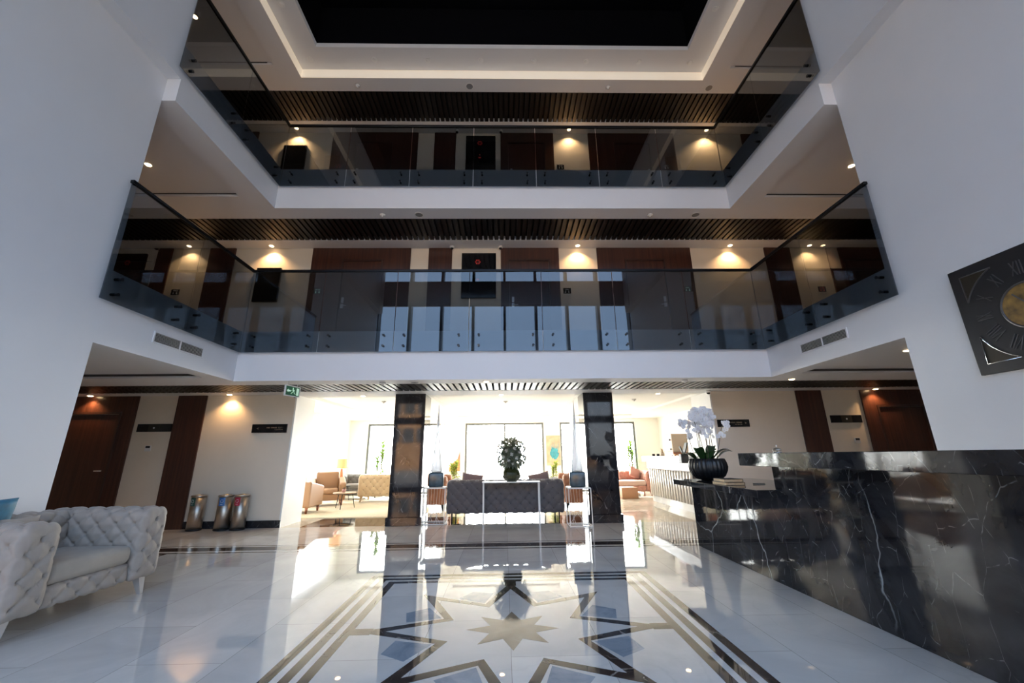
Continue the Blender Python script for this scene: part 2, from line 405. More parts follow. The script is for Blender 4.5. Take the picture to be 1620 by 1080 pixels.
# ------------------------------------------------------------------ main dimensions (metres; Y is depth from the camera)
W1, W2 = 4.486, 4.31        # half width of the atrium at the first and second gallery
D1 = 6.63                   # face of the galleries across the atrium
PB = 8.185                  # back wall of the corridors
Z1, Z1T = 2.46, 3.31        # underside and top of the first gallery slab
Z2, Z2T = 5.74, 6.60
Z3 = 8.90                   # top ceiling
XE = 9.6                    # ends of the side galleries
YB = -0.35                  # glazed front behind the camera
SA, SB = 7.00, 7.82         # slatted strip in each corridor ceiling

# ------------------------------------------------------------------ floor with its marble inlays
f = MB()
f.box(-XE, XE, YB - 0.2, PB + 0.005, -0.12, 0.0, 0)
f.box(-5.7, 5.7, PB + 0.005, 14.9, -0.12, 0.0, 1)
E_ = 0.0006
def inl(poly, mi, dz=E_):
    f.prism(poly, -0.01, dz, mi)
def rect(x0, x1, y0, y1): return [(x0, y0), (x1, y0), (x1, y1), (x0, y1)]
CX, CY = 0.015, 3.43
for a, b in ((1.170, 1.238), (1.285, 1.350), (1.400, 1.468)):      # three square bands
    for s in (-1, 1):
        f.prism(rect(CX + s * a, CX + s * b, CY - b, CY + b), -0.01, E_, 2)
        f.prism(rect(CX - b, CX + b, CY + s * a, CY + s * b), -0.01, E_ * 1.01, 2)
def polar(r, a): return (CX + r * math.cos(a), CY + r * math.sin(a))
star = []
for k in range(8):
    star += [polar(0.345, k * PI / 4), polar(0.18, k * PI / 4 + PI / 8)]
inl(star, 3)
for k in range(8):                                                 # zigzag band of the large star
    a0, a1 = k * PI / 4, k * PI / 4 + PI / 8
    for sgn in (-1, 1):
        va = a0 + sgn * PI / 8
        q = [polar(1.14, a0), polar(0.575, va), polar(0.490, va), polar(0.930, a0)]
        f.prism(q, -0.01, E_ * (1.3 if sgn > 0 else 1.35), 2)
    g = [polar(0.60, a1), polar(0.83, a1 - 0.20), polar(0.93, a1), polar(0.83, a1 + 0.20)]
    inl(g, 4, E_ * 1.1)
for k in range(4):                                                 # stubs that tie the star to the border
    M_ = Matrix.Translation((CX, CY, 0)) @ Matrix.Rotation(k * PI / 2, 4, 'Z')
    f.prism([(1.03, -0.055), (1.18, -0.055), (1.18, 0.055), (1.03, 0.055)], -0.01, E_ * 1.2, 2, M=M_)
for y0, y1 in ((6.58, 6.61), (6.27, 6.50), (6.13, 6.18)):         # triple band before the corridor
    f.prism(rect(-XE, 5.2, y0, y1), -0.01, E_, 2)
for x0, x1 in ((-4.66, -4.62), (-4.78, -4.72)):
    f.prism(rect(x0, x1, 4.5, 6.18), -0.01, E_ * 1.1, 2)
f.prism([(-5.9, 5.3), (-5.8, 5.3), (-4.62, 6.14), (-4.72, 6.14)], -0.01, E_ * 1.2, 2)
f.prism(rect(-3.85, 2.25, PB + 0.01, 9.28), -0.01, E_, 5)
struct('floor', f, [FLOOR, LFLOOR, INLAY, INLAYB, GREYM, BLACKM])
g = MB(); g.box(-60, 60, 15.1, 60, -0.3, -0.05); g.box(-60, 60, -60, YB - 0.25, -0.3, -0.05, 1)
struct('ground', g, [SLATE, P('asphalt', (0.13, 0.12, 0.115), 0.8, noise=0.15, nscale=2)])

# ------------------------------------------------------------------ side walls of the atrium
for s, nm in ((-1, 'left'), (1, 'right')):
    w = MB()
    w.box(s * W1, s * (W1 + 0.22), YB, 4.28, 0, Z2)
    w.box(s * W1, s * (W1 + 0.22), YB, 4.28, Z2, 6.10)
    w.box(s * W2, s * (W1 + 0.22), YB, 4.21, 6.10, 9.6)
    w.box(s * W2, s * (W1 + 0.22), 4.21, 4.285, 6.10, Z2T - 0.01)
    w.box(s * (W1 + 0.22), s * XE, 2.6, 2.8, 0, Z3)              # closes the side gallery behind the wall
    w.box(s * XE, s * (XE + 0.2), 2.6, PB + 0.2, 0, Z3)
    struct('wall_' + nm, w, WHITE)

# ------------------------------------------------------------------ gallery slabs with ceiling trays and slatted strip
def slab(name, z0, z1, W, D, yend, yside, mats=(WHITE, CEIL)):
    """one gallery: white edge, plastered soffit with recessed trays over the side wings"""
    w = MB(); zm = z0 + 0.16
    w.box(-XE, XE, D, PB + 0.2, zm, z1)                          # front wing, upper layer
    for s in (-1, 1):
        w.box(s * W, s * XE, yend, D, zm, z1)
    w.box(-XE, XE, D, SA, z0, zm); w.box(-XE, XE, SB, PB + 0.2, z0, zm)
    for s in (-1, 1):
        w.box(s * W, s * 4.75, yend, D, z0, zm)                  # strip beside the atrium
        w.box(s * 4.75, s * XE, 6.30, D, z0, zm)
        w.box(s * 9.2, s * XE, yend, 6.30, z0, zm); w.box(s * 4.75, s * 9.2, yend, 6.30, z0 + 0.06, zm)
        if yside < 4.2:
            w.box(s * (W1 + 0.22), s * XE, 2.6, yend, zm, z1)
    return struct(name, w, mats[0])
def slats(name, z0, xlim):
    w = MB()
    w.box(-xlim, xlim, SA, SB, z0 + 0.105, z0 + 0.158, 1)
    x = -xlim + 0.05
    while x < xlim - 0.08:
        w.box(x, x + 0.078, SA + 0.003, SB - 0.003, z0 + 0.004, z0 + 0.05, 0); x += 0.116
    return struct(name, w, [SLAT, SLATV])
slab('slab_lower_gallery', Z1, Z1T, W1, D1, 4.28, 2.6)
slab('slab_upper_gallery', Z2, Z2T, W2, D1 + 0.02, 4.28, 2.6)
slats('ceiling_slats_ground', Z1, XE - 0.05); slats('ceiling_slats_lower', Z2, XE - 0.05)

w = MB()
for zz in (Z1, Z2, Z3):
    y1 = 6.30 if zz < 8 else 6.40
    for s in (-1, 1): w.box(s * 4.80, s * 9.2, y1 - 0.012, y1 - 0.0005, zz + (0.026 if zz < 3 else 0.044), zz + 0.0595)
struct('trim_40', w, P('painted_gap_shade', (0.06, 0.055, 0.055), 0.7))  # dark strips paint in the shadow line along the trays' far edges

# top ceiling: soffit ring, lit cove step, raised ring, black void
c = MB()
c.box(-XE, XE, 6.68, SA, Z3, Z3 + 0.16); c.box(-XE, XE, SB, PB + 0.2, Z3, Z3 + 0.16); c.box(-XE, XE, SA, SB, Z3 + 0.16, Z3 + 0.3)
for s in (-1, 1):
    c.box(s * 4.25, s * 4.68, YB, 6.68, Z3, Z3 + 0.16); c.box(s * 4.68, s * XE, 6.40, 6.68, Z3, Z3 + 0.16)
    c.box(s * 4.68, s * XE, 2.6, 6.40, Z3 + 0.06, Z3 + 0.3)
c.box(-4.25, 4.25, YB, -0.2, Z3, Z3 + 0.16)
zt = 9.12
c.box(-4.6, 4.6, 6.19, 7.0, zt, zt + 0.1)
for s in (-1, 1): c.box(s * 3.745, s * 4.6, YB, 6.19, zt, zt + 0.1)
struct('ceiling', c, CEIL)
c = MB()
c.box(-4.25, 4.25, 6.68, 6.74, Z3 + 0.161, zt)
for s in (-1, 1): c.box(s * 4.25, s * 4.31, YB, 6.74, Z3 + 0.161, zt)
c.box(-4.25, 4.25, 6.677, 6.68, Z3, Z3 + 0.161)
for s in (-1, 1): c.box(s * 4.247, s * 4.25, YB, 6.68, Z3, Z3 + 0.161)
struct('trim_1', c, COVE)
c = MB()
c.box(-4.0, 4.0, YB, 6.6, 10.2, 10.3); c.box(-4.0, 4.0, 6.20, 6.6, zt + 0.1, 10.2)
for s in (-1, 1): c.box(s * 3.755, s * 4.0, YB, 6.6, zt + 0.1, 10.2)
struct('ceiling_void', c, BLACKP)
slats('ceiling_slats_upper', Z3, XE - 0.05)

# ------------------------------------------------------------------ glazed front behind the camera
w = MB()
cols = [-4.486 + 1.1215 * k for k in range(9)]
rows = ((0.05, 2.55), (2.75, 6.45), (7.30, 8.35))
for (za, zb) in ((0, 0.05), (2.55, 2.75), (6.45, 7.30), (8.35, 9.6)):
    w.box(-4.6, 4.6, YB - 0.2, YB, za, zb)
w.box(-4.6, 4.6, YB - 1.0, YB - 0.2, 8.45, 8.65)  # unseen roof overhang, added to shade the upper walls
struct('wall_back', w, P('dark_facade_lining', (0.10, 0.085, 0.08), 0.5))
n = 0
for za, zb in rows:
    for x0, x1 in zip(cols, cols[1:]):
        n += 1
        w = MB(); t = 0.045
        w.box(x0, x0 + t, YB - 0.34, YB - 0.02, za, zb); w.box(x1 - t, x1, YB - 0.34, YB - 0.02, za, zb)  # side frames drawn out into unseen fins, added to cut grazing light
        w.box(x0 + t, x1 - t, YB - 0.12, YB - 0.02, za, za + t); w.box(x0 + t, x1 - t, YB - 0.12, YB - 0.02, zb - t, zb)
        o = struct('window_%d' % n, w, FRAMEM)
        p = MB(); p.box(x0 + t, x1 - t, YB - 0.08, YB - 0.07, za + t, zb - t); obj('pane', p, GCLEAR, o)

# ------------------------------------------------------------------ corridor back walls
def back_wall(z0, z1, openings, name):
    w = MB(); x = -XE
    for a, b in openings + [(XE, XE)]:
        if a > x: w.box(x, a, PB, PB + 0.12, z0, z1)
        x = b
    return struct(name, w, CREAM)
back_wall(0, Z1, [(-4.23, 4.21)], 'wall_ground_corridor')
back_wall(Z1T, Z2, [], 'wall_lower_gallery')
back_wall(Z2T, Z3, [], 'wall_upper_gallery')
tn = [1]
def trim(mb, m, bevel=0):
    tn[0] += 1; return struct('trim_%d' % tn[0], mb, m, bevel)
def panel(x0, x1, z0, z1, doors=(), y=PB):
    """walnut wall panel with flush doors in it"""
    w = MB(); d = 0.03; x = x0
    for a, b, zt_, lock in doors:
        w.box(x, a - 0.04, y - d, y - 0.001, z0, z1); x = b + 0.04
        w.box(a - 0.04, b + 0.04, y - d, y - 0.001, zt_ + 0.05, z1)
    w.box(x, x1, y - d, y - 0.001, z0, z1)
    trim(w, WOOD)
    for a, b, zt_, lock in doors:
        dn[0] += 1
        q = MB(); q.box(a - 0.04, a - 0.004, y - 0.05, y - 0.001, z0, zt_ + 0.046); q.box(b + 0.004, b + 0.04, y - 0.05, y - 0.001, z0, zt_ + 0.046)
        q.box(a - 0.004, b + 0.004, y - 0.05, y - 0.001, zt_ + 0.006, zt_ + 0.046)
        q.box(a, b, y - 0.022, y - 0.001, z0 + 0.01, zt_, 1)
        o = struct('door_%d' % dn[0], q, [DOORW, WOOD])
        if lock:
            xl = a + 0.07 if lock < 0 else b - 0.07
            h = MB(); z0 > 0 and h.box(xl - 0.028, xl + 0.028, y - 0.05, y - 0.022, z0 + 1.0, z0 + 1.09); z0 > 0 and h.box(xl - 0.024, xl + 0.024, y - 0.045, y - 0.022, z0 + 1.12, z0 + 1.24)
            h.cyl((xl, y - 0.05, z0 + 1.045), (xl, y - 0.075, z0 + 1.045), 0.009); h.cyl((xl, y - 0.072, z0 + 1.045), (xl - lock * 0.11, y - 0.072, z0 + 1.045), 0.008)
            obj('door_handle', h, SATIN, o)
dn = [0]
A_, B_, C_ = (-3.57, -2.74), (0.10, 0.97), (2.73, 3.56)
for z0, z1 in ((Z1T, Z2), (Z2T, Z3)):
    dt = z0 + 2.1 if z0 < 5 else z0 + 1.98
    panel(-4.27 if z0 < 5 else -4.16, -2.10, z0, z1, [(*A_, dt, -1)])
    panel(-1.70, -1.18, z0, z1)
    panel(-0.09, 1.21, z0, z1, [(*B_, dt, -1)])
    panel(2.07, 4.20, z0, z1, [(*C_, dt, 1)])
    panel(5.91, 6.50, z0, z1)
    panel(-6.53, -5.97, z0, z1)
    panel(7.35, 8.95, z0, z1, [(7.72, 8.58, z0 + 2.1, -1)])
    panel(-8.95, -7.35, z0, z1, [(-8.58, -7.72, z0 + 2.1, 1)])
panel(-6.53, -5.97, 0, Z1); panel(5.96, 6.49, 0, Z1)
panel(-8.95, -7.30, 0, Z1, [(-8.55, -7.60, 2.10, 1)]); panel(7.31, 8.95, 0, Z1, [(7.62, 8.52, 2.10, -1)])
# baseboards
for nm, x0, x1 in (('left', -5.97, -4.2), ('far_left', -7.3, -6.53), ('right', 4.18, 5.96), ('far_right', 6.49, 7.31)):
    w = MB(); w.box(x0, x1, PB - 0.015, PB, 0.001, 0.13); struct('baseboard_' + nm, w, BLACKM)
# return piers of the lounge opening and lounge shell
w = MB()
w.box(-5.6, -4.2, PB + 0.12, PB + 0.80, 0, Z1); w.box(-4.23, -4.2, PB, PB + 0.12, 0, Z1)
w.box(4.18, 5.6, PB + 0.12, PB + 0.85, 0, Z1); w.box(4.18, 4.21, PB, PB + 0.12, 0, Z1)
struct('wall_lounge_piers', w, LOUNGE)
LB = 14.7
w = MB()
w.box(5.5, 5.7, PB + 0.8, LB, 0, 2.62)
w.box(-5.7, -5.5, PB + 0.8, 9.2, 0, 2.62); w.box(-5.7, -5.5, 14.0, LB, 0, 2.62); w.box(-5.7, -5.5, 9.2, 14.0, 2.35, 2.62)
struct('wall_lounge_sides', w, LOUNGE)
w = MB()
WX = ((-4.87, -2.10), (-1.43, 1.37), (1.95, 4.66)); HD = 2.38
x = -5.7
for a, b in WX:
    w.box(x, a, LB, LB + 0.25, 0, 2.62); w.box(a, b, LB, LB + 0.25, HD, 2.62); x = b
w.box(x, 5.7, LB, LB + 0.25, 0, 2.62)
struct('wall_lounge_back', w, LOUNGE)
w = MB()
w.box(-5.7, 5.7, PB + 0.001, LB + 0.2, 2.56, 2.66)
w.box(-5.5, -4.3, PB + 0.12, LB, Z1 + 0.045, 2.56); w.box(4.3, 5.5, PB + 0.12, LB, Z1 + 0.045, 2.56); w.box(-4.3, 4.3, 13.8, LB, Z1 + 0.045, 2.56)
for s in (-1, 1):
    w.box(s * 1.62, s * 2.2, PB + 0.6, 13.8, Z1 + 0.03, 2.56)
struct('ceiling_lounge', w, LOUNGE)
w = MB()
w.box(-4.2, 4.18, PB + 0.2001, PB + 0.40, Z1, 2.56)
struct('beam_lounge', w, LOUNGE)
def lwin(name, a, b, mull):
    w = MB(); t = 0.07; y0, y1 = LB + 0.05, LB + 0.13
    w.box(a, a + t, y0, y1, 0.02, HD); w.box(b - t, b, y0, y1, 0.02, HD); w.box(a + t, b - t, y0, y1, HD - t, HD); w.box(a + t, b - t, y0, y1, 0.02, 0.08)
    for q in mull: w.box(q - 0.03, q + 0.03, y0, y1, 0.08, HD - t)
    o = struct(name, w, FRAMEG)
    p = MB(); p.box(a + t, b - t, y0 + 0.03, y0 + 0.036, 0.08, HD - t); obj('pane', p, GCLEAR, o)
lwin('window_31', *WX[0], (-3.4,)); lwin('window_32', *WX[1], (-0.02,)); lwin('window_33', *WX[2], (3.3,))
w = MB(); t = 0.06
for a, b in ((9.2, 11.6), (11.6, 14.0)):
    w.box(-5.66, -5.58, a, a + t, 0.02, 2.35); w.box(-5.66, -5.58, b - t, b, 0.02, 2.35); w.box(-5.66, -5.58, a + t, b - t, 0.02, 0.08); w.box(-5.66, -5.58, a + t, b - t, 2.29, 2.35)
o = struct('window_34', w, FRAMEG)
p = MB(); p.box(-5.63, -5.62, 9.2, 14.0, 0.08, 2.29); obj('pane', p, GCLEAR, o)

# ------------------------------------------------------------------ glass balustrades on the gallery edges
def balustrade(label, gx, gy, zb, zt_, yn, nfront, group):
    t = thing('glass_balustrade', label, 'balustrade', (0, gy, zb), 0, group)
    H_ = zt_ - zb
    def pane(p0, p1):
        a = Vector(p0); b = Vector(p1); d = (b - a); L = d.length; d.normalize(); nrm = Vector((-d.y, d.x, 0))
        ang = math.atan2(d.y, d.x)
        M = Matrix.Translation((a.x, a.y - gy, 0)) @ Matrix.Rotation(ang, 4, 'Z')
        g = MB(); g.box(0.006, L - 0.006, -0.006, 0.006, 0, H_, M=M); obj('glass_panel', g, GTINT, t)
        for u in (0.17, L - 0.17):
            for z in (0.10, 0.285):
                g = MB(); g.cyl((u, -0.032, z), (u, -0.0062, z), 0.021, seg=14, smooth=False)
                g.cyl((u, 0.0062, z), (u, 0.054, z), 0.017, seg=14, smooth=False)
                obj('standoff', g, RAIL, t, M=M)
    # outside of the panel faces the atrium: panels run so that local -Y points at it
    xs = [-gx + 2 * gx * k / nfront for k in range(nfront + 1)]
    for a, b in zip(xs, xs[1:]): pane((a, gy, 0), (b, gy, 0))
    ys = [yn, (yn + gy) / 2, gy]
    for a, b in zip(ys, ys[1:]):
        pane((-gx, a, 0), (-gx, b, 0)); pane((gx, b, 0), (gx, a, 0))
    h = MB(); r = 0.024; z0 = H_ + 0.001
    h.box(-gx - r, gx + r, -r, r, z0, z0 + 0.042)
    for s in (-1, 1): h.box(s * (gx - r), s * (gx + r), yn - gy, -r, z0, z0 + 0.042)
    for s in (-1, 1):
        q = MB(); q.box(s * gx - 0.004, s * gx + 0.004, -0.004, 0.004, 0.0, H_ - 0.001); obj('lit_corner_edge', q, LITEDGE, t)  # pale strip paints the bright lit glass edge at each corner
    obj('handrail', h, RAIL, t, bevel=0.006)
    return t
balustrade('smoked glass balustrade with black handrail around the lower gallery', 4.425, 6.57, 2.93, 4.385, 4.15, 7, 'glass balustrades of the galleries')
balustrade('smoked glass balustrade with black handrail around the upper gallery', 4.25, 6.59, 6.18, 7.55, 4.15, 7, 'glass balustrades of the galleries')

# ------------------------------------------------------------------ ceiling fittings
def downlight(label, loc, lit=True, group='recessed ceiling downlights', power=1.0, wall=True):
    t = thing('downlight', label, 'ceiling light', loc, 0, group)
    r = MB(); r.lathe([(0.044, -0.001), (0.060, -0.001), (0.060, -0.004), (0.044, -0.004), (0.044, -0.001)], 24, cap=False); obj('trim_ring', r, PLAST, t)
    l = MB(); l.lathe([(0.043, -0.001), (0.043, -0.006), (0.030, -0.014), (0.001, -0.017)], 24); obj('lens', l, LED if lit else PLAST, t)
    if lit:
        ld = bpy.data.lights.new('downlight_beam', 'SPOT'); ld.energy = SPOT_W * power; ld.color = (1.0, 0.60, 0.28)
        ld.spot_size = 2.2; ld.spot_blend = 0.7; ld.shadow_soft_size = 0.03
        lo = bpy.data.objects.new('downlight_beam', ld); COL.objects.link(lo); lo.parent = t; lo.location = (0, 0, -0.03)
    return t
for lv, z, spots in (('ground floor corridor', Z1, ((-8.17, 8.06, 'above the left walnut door'), (-5.47, 8.06, 'above the steel bins'), (7.55, 8.05, 'above the right walnut door'),
                                            (4.98, 6.85, 'over the reception corner'), (5.34, 5.1, 'over the right wing by the white wall'), (-0.34, 6.85, 'over the middle of the corridor'))),
                     ('lower gallery', Z2, ((-6.93, 8.06, 'behind the left side glass'), (-5.14, 8.06, 'above the black panel left'), (1.63, 8.06, 'above the central room sign'),
                                         (5.08, 8.06, 'above the cream wall at right'), (6.90, 8.06, 'behind the right side glass'), (-5.74, 5.56, 'over the left wing'), (5.76, 5.54, 'over the right wing'))),
                     ('upper gallery', Z3, ((-5.01, 8.04, 'above the black panel left'), (1.59, 8.04, 'above the cream wall in the middle'), (4.99, 8.04, 'above the cream wall at right'), (-5.61, 5.52, 'over the left wing')))):
    for x, y, wh in spots:
        zz = z + 0.06 if (abs(x) > 4.75 and 2.6 < y < 6.3) else z
        downlight('lit downlight in the %s ceiling, %s' % (lv, wh), (x, y, zz), True, 'lit downlights', 0.15 if y < 7 else (2.2 if z > 8 else (0.65 if z < 3 else 1.0)))
for k, x in enumerate((-4.08, -2.74, -1.61, -0.49, 0.63, 1.76, 2.89, 3.99)):
    downlight('unlit round downlight in the raised top ceiling, %s along the black void' % ORD[k], (x * 0.975, 6.45, zt), False, 'unlit downlights in the raised ring')
for k, x in enumerate((-4.12, 4.0)):
    downlight('unlit round downlight in the raised top ceiling, on the %s flank' % ('left', 'right')[k], (x * 0.975, 5.4, zt), False, 'unlit downlights in the raised ring')
def detector(label, loc):
    t = thing('smoke_detector', label, 'smoke detector', loc, 0, 'smoke detectors')
    r = MB(); r.lathe([(0.0, -0.001), (0.052, -0.001), (0.052, -0.018), (0.04, -0.03), (0.001, -0.031)], 20); obj('base', r, PLAST, t)
    r = MB(); r.lathe([(0.001, -0.031), (0.022, -0.031), (0.022, -0.046), (0.001, -0.05)], 16); obj('sensor_head', r, PLAST, t)
def speaker(label, loc):
    t = thing('ceiling_speaker', label, 'speaker', loc, 0, 'ceiling speakers')
    r = MB(); r.lathe([(0.07, -0.001), (0.086, -0.001), (0.086, -0.008), (0.07, -0.01), (0.07, -0.001)], 24, cap=False); obj('rim', r, PLAST, t)
    r = MB(); r.cyl((0, 0, -0.006), (0, 0, -0.001), 0.07, seg=24, smooth=False); obj('grille', r, P('speaker_grille', (0.22, 0.22, 0.22), 0.7) if 'speaker_grille' not in bpy.data.materials else bpy.data.materials['speaker_grille'], t)
for x, z, wh in ((-3.13, Z3, 'top ceiling, left of the middle'), (2.26, Z3, 'top ceiling, right of the middle'), (-2.36, Z2, 'lower gallery ceiling, at left'), (2.84, Z2, 'lower gallery ceiling, at right'),
                 (-2.11, Z1, 'ground floor ceiling, at left'), (3.1, Z1, 'ground floor ceiling, at right')):
    detector('white smoke detector on the ' + wh, (x, 6.86, z))
for x, z, wh in ((-0.74, Z3, 'top ceiling near the middle'), (4.47, Z3, 'top ceiling corner at right'), (-1.66, Z2, 'lower gallery ceiling at left'), (3.74, Z2, 'lower gallery ceiling at right'), (-1.57, Z1, 'ground floor ceiling at left')):
    speaker('round grey speaker in the ' + wh, (x, 6.86, z))
def dome(label, loc):
    t = thing('dome_camera', label, 'security camera', loc, 0, 'dome cameras')
    r = MB(); r.lathe([(0.001, 0), (0.05, 0), (0.05, -0.03), (0.043, -0.038), (0.001, -0.038)], 18); obj('housing', r, PLAST, t)
    r = MB(); r.lathe([(0.036, -0.038), (0.033, -0.055), (0.02, -0.068), (0.001, -0.073)], 16); obj('dome', r, BLACKG, t)
for x, z, wh in ((-1.18, Z2, 'lower gallery, left of the black poster panel'), (-0.10, Z2, 'lower gallery, right of the black poster panel'), (-1.15, Z3, 'upper gallery, left of the black poster panel'),
                 (-0.08, Z3, 'upper gallery, right of the black poster panel'), (-4.20, Z1, 'ground floor, at the left lounge corner'), (4.12, Z1, 'ground floor, at the right lounge corner')):
    dome('small white dome camera in the ' + wh, (x, 8.10, z))
for s, nm in ((-1, 'left'), (1, 'right')):                         # air grilles in the slab edge
    t = thing('air_vent', 'white louvred air grille in the gallery edge on the %s' % nm, 'air vent', (s * W1, 5.42, 2.735), 0, 'air grilles')
    r = MB()
    for a in (-0.44, 0.42): r.box(0, -s * 0.012, a, a + 0.02, -0.075, 0.075)
    r.box(0, -s * 0.012, -0.42, 0.42, -0.075, -0.06); r.box(0, -s * 0.012, -0.42, 0.42, 0.06, 0.075); r.box(0, -s * 0.012, -0.008, 0.008, -0.06, 0.06)
    obj('frame', r, WHITE, t)
    r = MB(); r.box(-s * 0.0005, -s * 0.002, -0.42, 0.42, -0.06, 0.06); obj('backing', r, DPLAST, t)
    for k in range(7):
        r = MB(); z = -0.051 + k * 0.017; r.quad((-s * 0.003, -0.42, z - 0.003), (-s * 0.003, 0.42, z - 0.003), (-s * 0.010, 0.42, z + 0.001), (-s * 0.010, -0.42, z + 0.001)); obj('louver', r, PLAST, t)

# ------------------------------------------------------------------ wall signs, panels, controls
def text_bars(mb, x0, x1, z, h, y, rnd, mi=0):
    x = x0
    while x < x1:
        w_ = h * rnd.uniform(0.5, 0.8)
        mb.box(x, min(x + w_, x1), y - 0.002, y, z, z + h, mi); x += w_ + h * (0.25 if rnd.random() > 0.2 else 0.9)
def arrow(mb, x, z, s, y, d):
    mb._faces([Vector((x - d * s, y, z)), Vector((x + d * s, y, z + s)), Vector((x + d * s * 0.4, y, z)), Vector((x + d * s, y, z - s))], [(0, 1, 2, 3) if d > 0 else (3, 2, 1, 0)], 0, False)
rnd = random.Random(3)
for x0, x1, z0, z1, kind, lab in ((-4.99, -4.31, 1.72, 1.885, -1, 'long black direction sign with left arrow, above the steel bins'), (4.25, 4.90, 1.74, 1.885, 1, 'long black direction sign with right arrow, behind the orchids'),
                        (-7.21, -6.55, 1.76, 1.91, 0, 'long black sign with lit centre tile, on the left cream strip'), (6.58, 7.22, 1.80, 1.95, 0, 'long black sign with lit centre tile, on the right cream strip')):
    t = thing('wall_sign', lab, 'sign', (0, PB - 0.001, 0), 0, 'long black wall signs')
    b = MB(); b.box(x0, x1, -0.022, 0, z0, z1); obj('plate', b, BLACKG, t, bevel=0.003)
    xc, zc, w_ = (x0 + x1) / 2, (z0 + z1) / 2, x1 - x0
    if kind:
        b = MB(); ax = x0 + 0.17 * w_ if kind < 0 else x1 - 0.12 * w_; arrow(b, ax, zc, 0.022, -0.0232, -kind); obj('arrow', b, GLYPH, t)
        b = MB(); tx = x0 + 0.42 * w_ if kind < 0 else x0 + 0.3 * w_
        text_bars(b, tx, tx + 0.46 * w_, zc + 0.002, 0.026, -0.0222, rnd); text_bars(b, tx + 0.24 * w_, tx + 0.46 * w_, zc - 0.032, 0.016, -0.0222, rnd); obj('lettering', b, GLYPH, t)
    else:
        b = MB(); b.box(xc - 0.11, xc + 0.11, -0.026, -0.0221, z0 + 0.004, z1 - 0.004); obj('centre_tile', b, P('smoked_tile', (0.05, 0.045, 0.035), 0.2), t)
        b = MB(); b.cyl((xc, -0.0262, zc), (xc, -0.030, zc), 0.017, seg=14, smooth=False); obj('indicator', b, GLYPHW, t)
for x, lab in ((-6.92, 'left'), (7.03, 'right')):
    t = thing('thermostat', 'small white wall thermostat with dark display on the %s cream strip' % lab, 'thermostat', (x, PB - 0.001, 1.45), 0, 'wall thermostats')
    b = MB(); b.box(-0.055, 0.055, -0.02, 0, -0.055, 0.055); obj('body', b, PLAST, t, bevel=0.004)
    b = MB(); b.box(-0.042, 0.042, -0.022, -0.0201, 0.005, 0.045); obj('display', b, DPLAST, t)
def room_sign(label, x, z, m):
    t = thing('room_sign', label, 'sign', (x, PB - (0.031 if abs(x) < 4.2 and x != 1.36 else 0.001), z), 0, 'small black room signs')
    b = MB(); b.box(-0.085, 0.085, -0.012, 0, -0.065, 0.065); obj('plate', b, BLACKG, t, bevel=0.003)
    for dx in (-0.035, 0.035):
        b = MB(); b.sph((dx, -0.0135, -0.005), 0.009, sy=0.2, seg=10); b.prism([(dx - 0.014, -0.045), (dx + 0.014, -0.045), (dx + 0.006, -0.015), (dx - 0.006, -0.015)], 0.0122, 0.0145, M=Matrix.Rotation(PI / 2, 4, 'X'))
        obj('pictogram', b, m, t)
    b = MB(); text_bars(b, -0.045, 0.045, 0.022, 0.018, -0.0122, rnd); obj('lettering', b, m, t)
for x, z, m, lab in ((-4.05, 4.70, GREENL, 'small black sign with green marks by the left gallery door, lower gallery'), (1.36, 4.70, GLYPHW, 'small black sign with white marks on the cream wall, lower gallery'),
                (4.02, 4.72, GREENL, 'small black sign with green marks by the right gallery door, lower gallery'), (-3.94, 7.90, REDL, 'small black sign with red marks by the left door, upper gallery'),
                (1.36, 7.92, GLYPHW, 'small black sign with white marks on the cream wall, upper gallery'), (3.92, 7.90, GLYPHW, 'small black sign with white marks by the right door, upper gallery'),
                (-7.10, 4.70, GLYPHW, 'small black sign behind the left side glass, lower gallery'), (7.05, 4.72, REDL, 'small black sign with red marks behind the right side glass, lower gallery')):
    room_sign(lab, x, z, m)
def poster(label, x0, x1, z0, z1, logo, group='black gloss wall panels'):
    t = thing('wall_panel', label, 'wall panel', (0, PB - 0.001, 0), 0, group)
    b = MB(); b.box(x0, x1, -0.05, 0, z0, z1); obj('black_glass', b, BLACKG, t, bevel=0.003)
    if logo:
        xc, zc = x0 + 0.47 * (x1 - x0), z1 - 0.22
        b = MB()
        for k in range(6):
            a = k * PI / 3; b.prism([(xc + 0.02 * math.cos(a), zc + 0.02 * math.sin(a)), (xc + 0.062 * math.cos(a - 0.35), zc + 0.062 * math.sin(a - 0.35)), (xc + 0.062 * math.cos(a + 0.35), zc + 0.062 * math.sin(a + 0.35))], 0.0502, 0.053, M=Matrix.Rotation(PI / 2, 4, 'X'))
        obj('emblem', b, REDL, t)
        b = MB(); b.box(xc - 0.03, xc + 0.03, -0.053, -0.0502, z1 - 0.66, z1 - 0.62); b.sph((xc, -0.052, z1 - 0.56), 0.014, sy=0.2); obj('small_mark', b, REDL, t)
poster('upright black glass panel with red emblem, lower gallery', -0.96, -0.20, 4.53, 5.60, True)
poster('upright black glass panel with red emblem, upper gallery', -0.93, -0.21, 7.30, 8.79, True)
poster('black cabinet-like wall panel at the left end, lower gallery', -5.42, -4.90, 4.46, 5.25, False)
poster('black cabinet-like wall panel at the left end, upper gallery', -5.30, -4.76, 7.60, 8.49, False)

